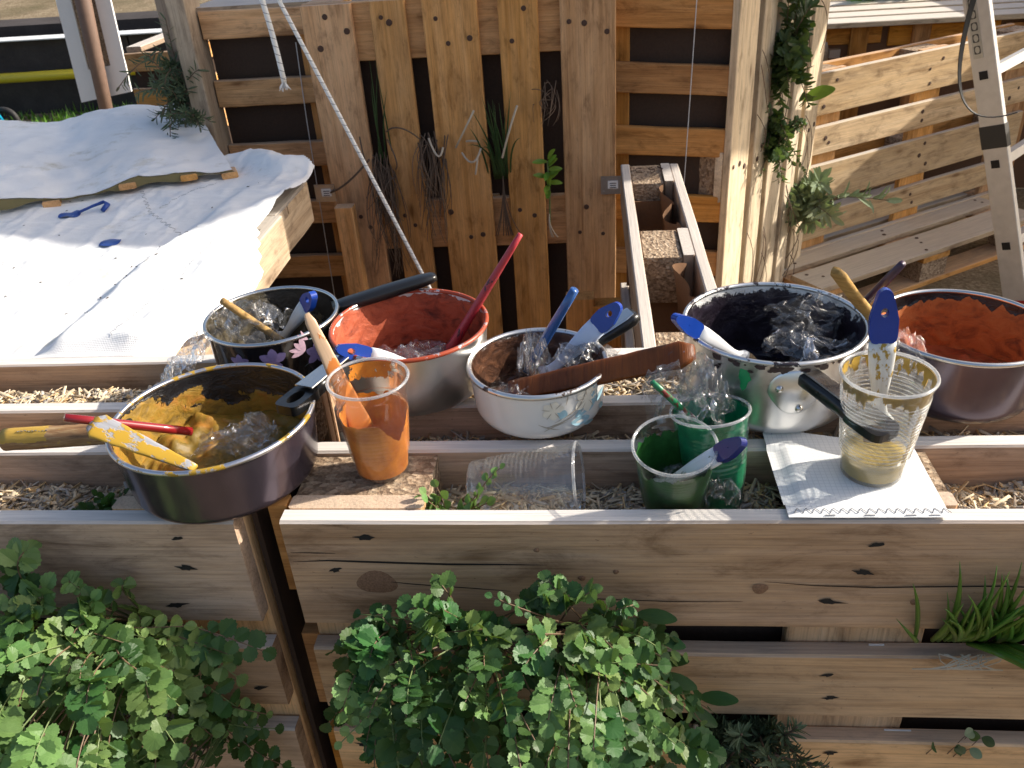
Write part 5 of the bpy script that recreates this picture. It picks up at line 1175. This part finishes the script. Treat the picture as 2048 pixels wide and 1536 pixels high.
for k in range(2):
    c=lb+ax*(LL/2)+rd*(.42*k); 
    V,F=boxvf((0,0,0),(.078,.024,LL)); o=mk('rail',V,F,M['alu_ladder'],lad,False,frame(c,wd_,ax.cross(wd_),ax)); 
    bv=o.modifiers.new('b','BEVEL'); bv.width=.003; bv.segments=2
for s in (.28,.565,.855,1.14,1.42,1.70):
    c=lb+ax*s; V,F=boxvf((0,0,0),(.034,.44,.030)); mk('rung',V,F,M['alu_ladder'],lad,False,frame(c+rd*.215,wd_,ax.cross(wd_),ax))
    V,F=boxvf((0,0,0),(.026,.003,.026)); mk('rung_opening_shade',V,F,M['hole_shade'],lad,False,frame(c-rd*.0125-wd_*.004,wd_,ax.cross(wd_),ax))  # black plate painted as the shade inside the hollow rung
lbox('tape_band',lb+ax*.655,.081,.027,.075,M['black_tape']); lbox('foot',lb+ax*.03,.084,.032,.10,M['red_rubber'])
lbox('sticker',lb+ax*1.02-rd*.0128-wd_*.012,.03,.0016,.22,M['zinc'])
for k in range(5): 
    c=lb+ax*(1.08-.036*k)-rd*.0142-wd_*.012; V,F=ring_plate(0,rrect(.010,.013,.01,0,6),(0,0,.0075,.0105),.0008,16); mk('pictogram',V,F,M['ink'],lad,False,frame(c,wd_,ax.cross(wd_),ax))
pts=bez((1.14,2.12,.35),(1.02,2.12,-.26),(1.30,2.10,-.165),24); V=[];F=[]
for i,p in enumerate(pts):
    q=Vector((.022*(1-.75*min(1,i/15)),.006,0)); V+=[p-q*.5,p+q*.5]
    if i: F.append((2*i-2,2*i-1,2*i+1,2*i))
o=mk('strap',V,F,M['black_strap']); sm_=o.modifiers.new('s','SOLIDIFY'); sm_.thickness=.003; tag(o,'black strap hanging in a loop from the top of the ladder','strap')

# ------------------------------------------------------------------ far background, left
def wallmat():
    m,t,out=newmat('dark_concrete'); n=noisen(t,ncoord(t,(3,3,3),rnd=False),1,6,.6); n2=noisen(t,ncoord(t,(60,60,60),rnd=False),1,4,.6)
    princ(t,out,mixc(t,.35,ramp(t,n,[(.3,(.045,.038,.036)),(.7,(.085,.072,.068))]),n2,'MULTIPLY'),.9,0,n2,.3,.01,spec=.2); return m
M['wall']=wallmat()
w1=thing('low_wall','dark low retaining wall along the back left','wall',(-3.6,6.15,GZ)); 
wdir=(Vector((-3.45,6.2,0))-Vector((-5.2,6.35,0)))
def wallbox(name,x0,x1,y,z0,z1,d,mat,parent): V,F=boxvf(((x0+x1)/2,y,(z0+z1)/2),(x1-x0,d,z1-z0)); return mk(name,V,F,mat,parent)
for k in range(5): wallbox('wall_panel',-7.5+k*1.3,-7.5+k*1.3+1.285,6.3,GZ,-.33,.12,M['wall'],w1)
wallbox('coping',-7.5,-1.0,6.28,-.328,-.320,.2,M['sticker'],w1); wallbox('upper_step',-7.5,-1.0,6.9,-.42,-.27,.5,M['wall'],w1)
V,F,_=tube([(-7,6.1,-.60),(-4.5,6.1,-.585),(-2.2,6.1,-.56)],.038,12); o=mk('yellow_pipe',V,F,flat('yellow_pipe',(.50,.40,.02),.35),None,True); tag(o,'yellow pipe running along the dark low wall','pipe')
st=mk('dry_bank',[(-9,7.1,-.28),(0.5,7.1,-.28),(3,16,.5),(-14,16,.5)],[(0,1,2,3)],M['ground']); st['kind']='structure'
r=random.Random(81); V=[];F=[];U=[]
for k in range(2600):
    x=r.uniform(-5.4,-2.0);y=r.uniform(4.9,6.2); h=r.uniform(.03,.12)*(.4+.6*abs(fbm(x*1.5,y*1.5,4))*2); b=len(V); a=r.uniform(0,3.14);dx,dy=.012*math.cos(a),.012*math.sin(a)
    V+=[(x-dx,y-dy,GZ),(x+dx,y+dy,GZ),(x+r.gauss(0,.03),y+r.gauss(0,.03),GZ+h)];F.append((b,b+1,b+2));U+=[(0,0)]*3
o=mk('weeds',V,F,M['blade'],None,uvs=U); tag(o,'low weeds growing at the foot of the dark wall','weeds',kind='stuff')
# white framed board leaning behind a brown pole
wb=thing('framed_board','white framed board leaning in front of the yellow pipe','board',(-3.0,4.9,-.75)); 
def quadbox(name,ps,off,mat,parent):
    V=[Vector(p) for p in ps]+[Vector(p)+Vector(off) for p in ps]; mk(name,V,[(0,1,2,3),(7,6,5,4),(0,4,5,1),(1,5,6,2),(2,6,7,3),(3,7,4,0)],mat,parent)
def wbp(u,v,d=0): # board coords: u across 0..1, v up 0..1
    a=Vector((-3.13,4.56,-.49)).lerp(Vector((-2.79,4.56,-.44)),u); b=Vector((-3.06,4.56,.60)).lerp(Vector((-2.73,4.56,.62)),u); return a.lerp(b,v)+Vector((0,-d,0))
def wbquad(name,u0,u1,v0,v1,d,mat): quadbox(name,[wbp(u0,v0,d),wbp(u1,v0,d),wbp(u1,v1,d),wbp(u0,v1,d)],(0,.014,0),mat,wb)
M['white_paint']=flat('white_paint',(.76,.76,.76),.5,0,.05,20)
wbquad('backing',.26,.74,.15,1,.0,M['chipboard']); wbquad('frame_side',0,.28,.0,1,.012,M['white_paint']); wbquad('frame_side',.72,1,.0,1,.012,M['white_paint']); wbquad('frame_bottom',.281,.719,.0,.16,.012,M['white_paint'])
me=mk('pole',*(lambda q:(q[0],q[1]))(tube([(-2.985,4.49,-.9),(-2.93,4.49,-.3),(-2.83,4.49,.75)],[.036,.042,.05],14)[:2]),flat('pole_brown',(.17,.105,.075),.7,0,.3,30,.3),None,True); tag(me,'brown round pole standing in front of the white framed board','pole')
# scooter wheel
sc=thing('toy_scooter','small blue toy scooter whose front wheel shows at the far left edge','scooter',(-4.4,5.6,GZ))
def torus(R,r_,n=32,m=10):
    V=[];F=[]
    for i in range(n):
        a=2*math.pi*i/n
        for j in range(m): b=2*math.pi*j/m; V.append(((R+r_*math.cos(b))*math.cos(a),r_*math.sin(b),(R+r_*math.cos(b))*math.sin(a)))
    for i in range(n):
        for j in range(m): F.append((i*m+j,((i+1)%n)*m+j,((i+1)%n)*m+(j+1)%m,i*m+(j+1)%m))
    return V,F
wc=Vector((-4.34,5.52,-.79))
V,F=torus(.082,.022); mk('tyre',V,F,M['black_strap'],sc,True,Matrix.Translation(wc)); M['cyan']=flat('cyan_plastic',(.01,.33,.55),.3)
V,F=torus(.03,.012); mk('hub',V,F,M['wall'],sc,True,Matrix.Translation(wc))
for k in range(6):
    a=math.pi/3*k; V,F,_=tube([wc+Vector((.02*math.cos(a),0,.02*math.sin(a))),wc+Vector((.075*math.cos(a),0,.075*math.sin(a)))],.006,6); mk('spoke',V,F,M['wall'],sc)
V,F,_=tube([wc+Vector((0,-.04,0)),wc+Vector((-.05,-.04,.12)),wc+Vector((-.10,-.02,.55))],.014,8); mk('fork',V,F,M['cyan'],sc,True)
V,F=boxvf((-4.72,5.6,-.80),(.5,.1,.03)); mk('deck',V,F,M['cyan'],sc); V,F=torus(.082,.022); mk('tyre',V,F,M['black_strap'],sc,True,Matrix.Translation(wc+Vector((-.66,0,0))))
# small pallet planter, back left
sp_=thing('slatted_planter','small pallet planter box standing at the back left','planter',(-1.6,2.7,GZ))
for z,h in ((.035,.066),(-.095,.07),(-.235,.07),(-.39,.07),(-.55,.07)):
    me=board_mesh(.22,h,.02,'wood_warm','wood_warm',1); inst('slat',me,frame((-1.625,2.61,z),X_,Z_,-Y_),sp_)
    me=board_mesh(.5,h,.02,'wood_warm','wood_warm',1); inst('slat',me,frame((-1.505,2.87,z),Y_,Z_,X_),sp_)
V,F=boxvf((-1.63,2.87,-.44),(.2,.46,.90)); mk('felt_liner',V,F,M['felt'],sp_)
for x in (-1.72,-1.53): me=board_mesh(.5,.06,.02,'wood_rail','wood_rail',2); inst('top_plank',me,frame((x+.02,2.87,.078),Y_,-X_,Z_),sp_)
# planter at the far right with lettuce
fp=thing('slatted_planter','felt-lined pallet planter at the far right behind the slatted pallet','planter',(1.6,3.5,GZ))
V,F=boxvf((1.75,3.52,-.50),(1.6,.02,.78)); mk('felt_liner',V,F,M['felt_light'],fp)
for x in (1.20,1.465,1.95,2.35): vpost(fp,x,3.49,GZ,-.115,.075,.03,'wood_orange')
for x0,x1,z in ((.96,1.30,-.15),(1.33,1.80,-.165),(1.83,2.5,-.18)): me=board_mesh(x1-x0,.085,.02,'wood_orange','wood_orange',1); inst('slat',me,frame(((x0+x1)/2,3.505,z),X_,Z_,-Y_),fp)
for k,y in enumerate((3.47,3.63,3.80,3.97)): me=board_mesh(1.6,.13,.022,'wood_pale','wood_pale',k%3); inst('top_plank',me,frame((1.75,y,-.098+.001*k),X_,Y_,Z_),fp)
rl=random.Random(91); t=thing('lettuce','bright green lettuce leaves above the far right planter','plant',(1.42,4.15,-.1))
for k in range(26):
    V=[];F=[];U=[];a=rl.uniform(0,6.28); leaflet(V,F,U,Vector((1.30+rl.uniform(0,.30),4.05+rl.uniform(-.1,.1),-.10)),Vector((.7*math.cos(a),.7*math.sin(a),rl.uniform(.4,1.0))),Vector((-.7*math.cos(a),-.7*math.sin(a),.7)),rl.uniform(.12,.2),rl.uniform(.06,.1),False,.3); mk('leaf',V,F,M['lettuce'],t,True,uvs=U)
cl_=thing('pipe_clamp','zinc screw clamp hanging on the far right planter','clamp',(1.08,3.44,-.25)); V,F=loft([(0,.03,.02),(.06,.032,.022),(.10,.02,.015)],14,3); mk('body',V,F,M['wood_grey'],cl_,True,frame((1.035,3.45,-.27),X_,-Z_,Y_)@Matrix.Rotation(rad(90),4,'X')); V,F=boxvf((1.085,3.43,-.215),(.045,.03,.035)); mk('jaw',V,F,M['zinc'],cl_)
# wooden offcut standing between bench and central pallet, seen low behind the pots
oc=thing('timber_offcut','short dark timber leaning low behind the white enamel pot','timber',(-.05,1.1,GZ)); 
for x,z1 in ((-.03,-.34),(.035,-.36)): vpost(oc,x,1.25,GZ,z1,.07,.05,'wood_orange','piece')
tm=thing('timber_post','timber post standing between the cloth bench and the central pallet','timber',(-.60,1.45,GZ)); vpost(tm,-.685,1.60,GZ,-.21,.05,.04,'wood_warm','post')

# unseen roofs added out of frame to shade the bench and the slatted pallet
def shade_caster(label,poly,z,posts):
    t=thing('added_shade_roof',label,'shade_caster',(poly[0][0],poly[0][1],z)); n=len(poly)
    V=[(x,y,z) for x,y in poly]+[(x,y,z+.03) for x,y in poly]; F=[tuple(range(n))[::-1],tuple(range(n,2*n))]+[(k,(k+1)%n,n+(k+1)%n,n+k) for k in range(n)]
    mk('shade_panel',V,F,M['wood_warm'],t)
    for x,y in posts: vpost(t,x,y,GZ,z,.07,.07,'wood_grey')
def lift(P,z): return [((p[0]+sd.x/sd.z*(z-p[2])),(p[1]+sd.y/sd.z*(z-p[2]))) for p in P]
shade_caster('unseen roof added above the frame to shade the cloth bench and upright pallets',lift([(-2.3,.95,-.02),(-1.226,.945,-.02),(-.81,.82,-.02),(-.66,1.05,-.02),(.15,1.40,-.1),(.50,1.95,-.22),(.70,2.30,-.08),(.55,2.75,.3),(-2.3,2.4,-.02)],1.6),1.6,[(.47,3.12),(2.45,3.30)])
shade_caster('low unseen roof added at the far right to shade the slatted pallet',[(2.52,2.55),(4.3,2.55),(4.3,4.3),(2.52,4.3)],.45,[(2.62,4.2),(4.2,4.2),(4.2,2.65)])
